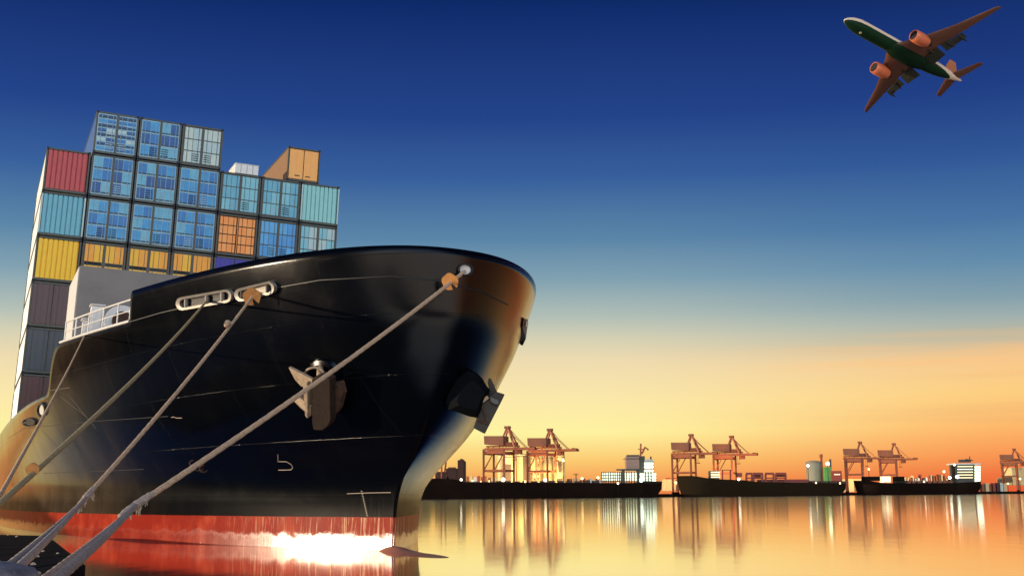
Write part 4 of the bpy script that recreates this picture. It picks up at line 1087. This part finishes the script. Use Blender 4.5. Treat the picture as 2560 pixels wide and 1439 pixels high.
def silo(x0, x1, y0, D, label, m=None, doors=()):
    a, b = X(x0, D), X(x1, D); r_ = (b-a)/2; c = Vector(((a+b)/2, D+r_, 1.9)); h = Z((x0+x1)/2, y0, D)-1.9
    e = empty('silo', c, label, 'silo', 'storage silos on the far quay')
    MB().loft(lathe(c, [(r_, 0), (r_, h-1.2), (r_*.97, h-.3), (r_*.5, h+.2), (.1, h+.4)], 24)).build('silo_body', m or M['silo'], e, smooth=True, angle=40)
    MB().loft(lathe(c, [(r_+.15, h-1.6), (r_+.15, h-1.2), (r_, h-1.2)], 24), caps=False).build('silo_rim', M['silo_d'], e)
    for r2 in doors:
        mb = MB(); fbox(mb, *r2, D-.2, .8); mb.build('silo_door', M['silo_d'], e)
    return e
silo(1244, 1262, 1132, 800, 'slim floodlit yellow silo under the leftmost crane, at its left leg')
silo(1262, 1290, 1136, 792, 'broad floodlit yellow silo with a tall brown door under the leftmost crane', doors=[(1256, 1160, 1278, 1204)])
silo(1292, 1320, 1134, 798, 'floodlit pale silo between the two leftmost cranes', doors=[(1308, 1140, 1326, 1200)])
silo(1328, 1352, 1140, 792, 'floodlit silo with small dark doors, left under the second crane', doors=[(1337, 1176, 1347, 1186), (1334, 1194, 1347, 1200)])
silo(1356, 1384, 1138, 798, 'plain floodlit silo in the middle under the second crane')
silo(1386, 1414, 1136, 792, 'floodlit silo with a narrow slot door, rightmost of the yellow silos', doors=[(1396, 1152, 1404, 1180), (1390, 1195, 1406, 1202)])
silo(2024, 2062, 1151, 960, 'large grey-green silo left of the green tower', m=M['greysilo'])
e = empty('chimney', Vector((X(2058, 990), 990, 1.9)), 'thin brick chimney behind the grey-green silo', 'chimney')
MB().loft(lathe(Vector((X(2058, 990), 990, 1.9)), [(1.3, 0), (1.0, Z(2058, 1138, 990)-3.4), (1.4, Z(2058, 1138, 990)-3), (1.4, Z(2058, 1134, 990)-2)], 14)).build('stack', M['crane'], e)
e = empty('green_tower', Vector((X(2071, 955), 955, 1.9)), 'green conveyor tower with a lamp, right of the grey-green silo', 'tower')
mb = MB(); fbox(mb, 2064, 1166, 2079, 1206, 952, 6); mb.build('tower_body', M['greent'], e)
mb = MB(); mb.loft([[at(2074, 1166, 953), at(2079, 1166, 953), at(2079, 1166, 958), at(2074, 1166, 958)], [at(2073, 1146, 953), at(2078, 1147, 953), at(2078, 1147, 958), at(2073, 1146, 958)]]); mb.build('conveyor_head', M['shipgrey'], e)
building('warehouse', [(2080, 1176, 2104, 1206)], 950, 20, M['redrail'], 'low red shed right of the green tower', 'shed', [('window', (2086, 1184, 2100, 1186), M['win'])])
building('warehouse', [(1664, 1196, 1712, 1226)], 930, 20, M['silo'], 'lit yellow shed seen in the gap between the black and olive ships', 'shed', [('door', (1690, 1198, 1698, 1226), M['silo_d']), ('roof_edge', (1664, 1193, 1712, 1197), M['redrail'])])
building('warehouse', [(2122, 1196, 2160, 1228)], 1090, 20, M['silo'], 'lit yellow shed seen in the gap left of the small black ship', 'shed', [('door', (2136, 1204, 2140, 1228), M['silo_d'])])
building('warehouse', [(2533, 1168, 2575, 1212), (2512, 1192, 2530, 1212)], 1225, 20, M['silo'], 'lit yellow building under the crane at the right edge', 'building', [('door', (2513, 1188, 2530, 1205), M['silo_d'])])
# orange lifeboat shape and steel frame beside the bow
lb = empty('lifeboat', at(1020, 1225, 640), 'orange-red lifeboat hanging beside the black bow', 'lifeboat')
MB().loft([[at(x, 1219-h*math.sin(2*math.pi*k/16), 640)+Vector((0, 4*math.cos(2*math.pi*k/16), 0)) for k in range(16)] for x, h in ((1000, 14), (1030, 16), (1042, 15), (1050, 11), (1055, 5))]).build('lifeboat_hull', mat('lifeboat_orange', (.42, .05, .03), .4), lb, smooth=True)
MB().bar(at(1000, 1236, 641), at(1060, 1238, 641), 3, 1.2).build('cradle', M['land'], lb)
MB().tube([at(1027, 1236, 636), at(1028, 1166, 636)], .35, 6).build('davit', M['crane'], lb)

# quay clutter: containers and vehicles standing in rows -----------
random.seed(21)
cols_ = [('red', M['redrail']), ('orange', M['crane']), ('dark', M['city']), ('yellow', M['silo']), ('white', M['shipwhite']), ('brown', M['crane2'])]
def clutter(x0, x1, step, y1, hmin, hmax, D, grp, phrase, lit=.25):
    x = x0; i = 0
    while x < x1:
        w_ = random.uniform(step*.5, step*.95); h_ = random.uniform(hmin, hmax)
        cn_, m_ = random.choice(cols_)
        a = at(x, y1-h_, D); b = at(x+w_, y1, D)
        zz_ = max(a.z, 2.6)
        mb = MB().box(((a.x+b.x)/2, D+3, (1.9+zz_)/2), (b.x-a.x, 6, zz_-1.9)).box(((a.x+b.x)/2, D+3, zz_+.1), ((b.x-a.x)*.9, 5.4, .2))
        o_ = mb.build('cargo_box', m_); tag(o_, 'small '+cn_+phrase[5:], 'cargo box', grp)
        x += step; i += 1
clutter(1166, 1240, 9, 1203, 4, 16, 860, 'cargo boxes left of the silos', 'small cargo box on the far quay between the dark tower and the lit silos')
clutter(1418, 1500, 8, 1204, 4, 9, 900, 'cargo boxes left of the bridge house', 'small cargo box on the far quay between the silos and the white bridge house')
clutter(2262, 2388, 6.5, 1205, 8, 20, 1060, 'cargo boxes behind the small black ship', 'small cargo box on the quay behind the small black ship')
clutter(2455, 2512, 9, 1214, 3, 8, 1100, 'cargo boxes at the right edge', 'small cargo box near the right edge crane')
clutter(1985, 2024, 8, 1206, 4, 7, 920, 'cargo boxes left of the grey silo', 'small cargo box left of the grey-green silo')

# floodlights ------------------------------------------------------
def floodlight(x, y, D, r_, m, label, pole=True, power=0, col=(1, .75, .4)):
    r_ *= .68; p = at(x, y, D); e = empty('floodlight', Vector((p.x, p.y, 1.9)), label, 'lamp', 'lamps burning along the far quay')
    mb = MB(); mb.loft([[p+Vector((r_*math.cos(2*math.pi*k/12)*math.cos(f), r_*math.sin(2*math.pi*k/12)*math.cos(f), r_*math.sin(f))) for k in range(12)] for f in (-1.5, -1, -.5, 0, .5, 1, 1.5)])
    mb.build('lamp_head', m, e, smooth=True)
    if p.z > 3.5: MB().tube([Vector((p.x, p.y+.6, 1.9)), Vector((p.x, p.y+.6, p.z))], .2, 6).build('pole', M['land'], e)
    else: MB().tube([Vector((p.x, p.y+.6, 1.0)), Vector((p.x, p.y+.6, p.z))], .3, 6).build('pole', M['land'], e)
    if power:
        ld = bpy.data.lights.new('lamp_light', 'POINT'); ld.energy = power*.35; ld.color = col; ld.shadow_soft_size = 1.5
        lo = bpy.data.objects.new('lamp_light', ld); COL.objects.link(lo); lo.parent = e; lo.location = p+Vector((0, -2.5, 0))-Vector(e.location)
LW, LY, LG = M['lamp_w'], M['lamp_y'], M['lamp_g']
floodlight(1258, 1198, 701, 1.6, LW, 'brightest lamp at the foot of the lit silos, below the leftmost crane')
floodlight(1363, 1199, 701, 1.3, LW, 'bright lamp at the foot of the silos below the second crane')
floodlight(1408, 1150, 786, 1.2, LY, 'lamp high on the rightmost yellow silo')
floodlight(1153, 1198, 780, 1.1, LW, 'pair-like bright lamp at the foot of the dark tower')
floodlight(1181, 1201, 780, .8, LY, 'small yellow lamp right of the dark tower')
floodlight(1202, 1203, 780, .7, LY, 'small yellow lamp between the dark tower and the silos')
floodlight(1223, 1202, 780, .7, LY, 'small yellow lamp just left of the leftmost crane leg')
floodlight(1313, 1203, 701, .8, LY, 'small lamp on the ship rail between the two left cranes')
floodlight(1455, 1195, 800, 1.2, LY, 'soft lamp left of the white bridge house')
floodlight(1495, 1193, 800, 1.2, LY, 'soft lamp touching the left end of the white accommodation')
floodlight(1545, 1207, 701, .8, LW, 'small white lamp under the accommodation deck rail')
floodlight(1603, 1200, 701, 1.4, LG, 'greenish white lamp below the bridge tower')
floodlight(1847, 1197, 813, 1.3, LW, 'bright lamp on the olive ship deck under the crane')
floodlight(1745, 1196, 890, .8, LY, 'lamp behind the raised bow of the olive ship')
floodlight(2020, 1163, 940, 1.5, LW, 'bright lamp standing alone left of the grey-green silo')
floodlight(2069, 1158, 944, 2.0, LW, 'large bright lamp on the green tower')
floodlight(2040, 1206, 813, .8, LY, 'small lamp on the olive ship rail under the grey silo')
floodlight(2100, 1207, 813, .8, LY, 'small lamp near the stern of the olive ship')
floodlight(2172, 1172, 1010, 1.1, LY, 'lamp hanging among the legs of the crane over the small ship')
floodlight(2215, 1199, 951, 1.3, LW, 'bright lamp behind the bow of the small black ship')
floodlight(2360, 1178, 1040, 1.3, LW, 'tall white lamp left of the pale bridge house')
floodlight(2380, 1183, 1040, 1.1, LW, 'second tall white lamp left of the pale bridge house')
floodlight(2374, 1193, 951, 1.7, LG, 'large cool lamp on the small ship, left of its bridge house')
floodlight(2393, 1191, 951, 1.9, LG, 'largest cool lamp, at the foot of the pale bridge house')
floodlight(2310, 1203, 951, .9, LW, 'small white lamp midway along the small ship deck')
floodlight(2386, 1161, 960, 1.1, LW, 'lamp at the left tip of the pale bridge wing')
floodlight(2520, 1208, 1040, 1.0, LY, 'yellow lamp at the foot of the right edge crane')
floodlight(2550, 1196, 1030, 1.2, LY, 'yellow lamp in front of the lit building at the right edge')
floodlight(1690, 1205, 905, 1.0, LY, 'lamp in the gap between the black and olive ships')
floodlight(2140, 1205, 1070, 1.0, LY, 'lamp in the gap left of the small black ship')

# flood lamps on the quay thrown back on the silos, sheds and cranes (they face away from the water)
def wash(x, y, D, size, power, col=(1, .74, .36), tilt=20):
    ld = bpy.data.lights.new('wash_light', 'AREA'); ld.shape = 'RECTANGLE'; ld.size = size; ld.size_y = 2; ld.energy = power*.6; ld.color = col
    lo = bpy.data.objects.new('wash_light', ld); COL.objects.link(lo); p = at(x, y, D); lo.location = (p.x, p.y, max(p.z, 3.2))
    lo.rotation_euler = Vector((0, math.cos(R(tilt)), math.sin(R(tilt)))).to_track_quat('-Z', 'Y').to_euler()
wash(1268, 1205, 768, 14, 26000); wash(1340, 1205, 768, 14, 26000); wash(1400, 1205, 768, 10, 20000)
wash(1690, 1210, 905, 10, 14000, (1, .55, .22)); wash(1820, 1204, 860, 24, 16000, (1, .5, .2))
wash(2140, 1210, 1068, 10, 16000, (1, .55, .22)); wash(2200, 1205, 1000, 20, 14000, (1, .5, .25)); wash(2545, 1205, 1190, 12, 9000)
wash(2040, 1206, 925, 8, 9000, (1, .9, .6)); wash(2330, 1208, 1035, 24, 12000, (1, .7, .4)); wash(1200, 1206, 835, 14, 7000)
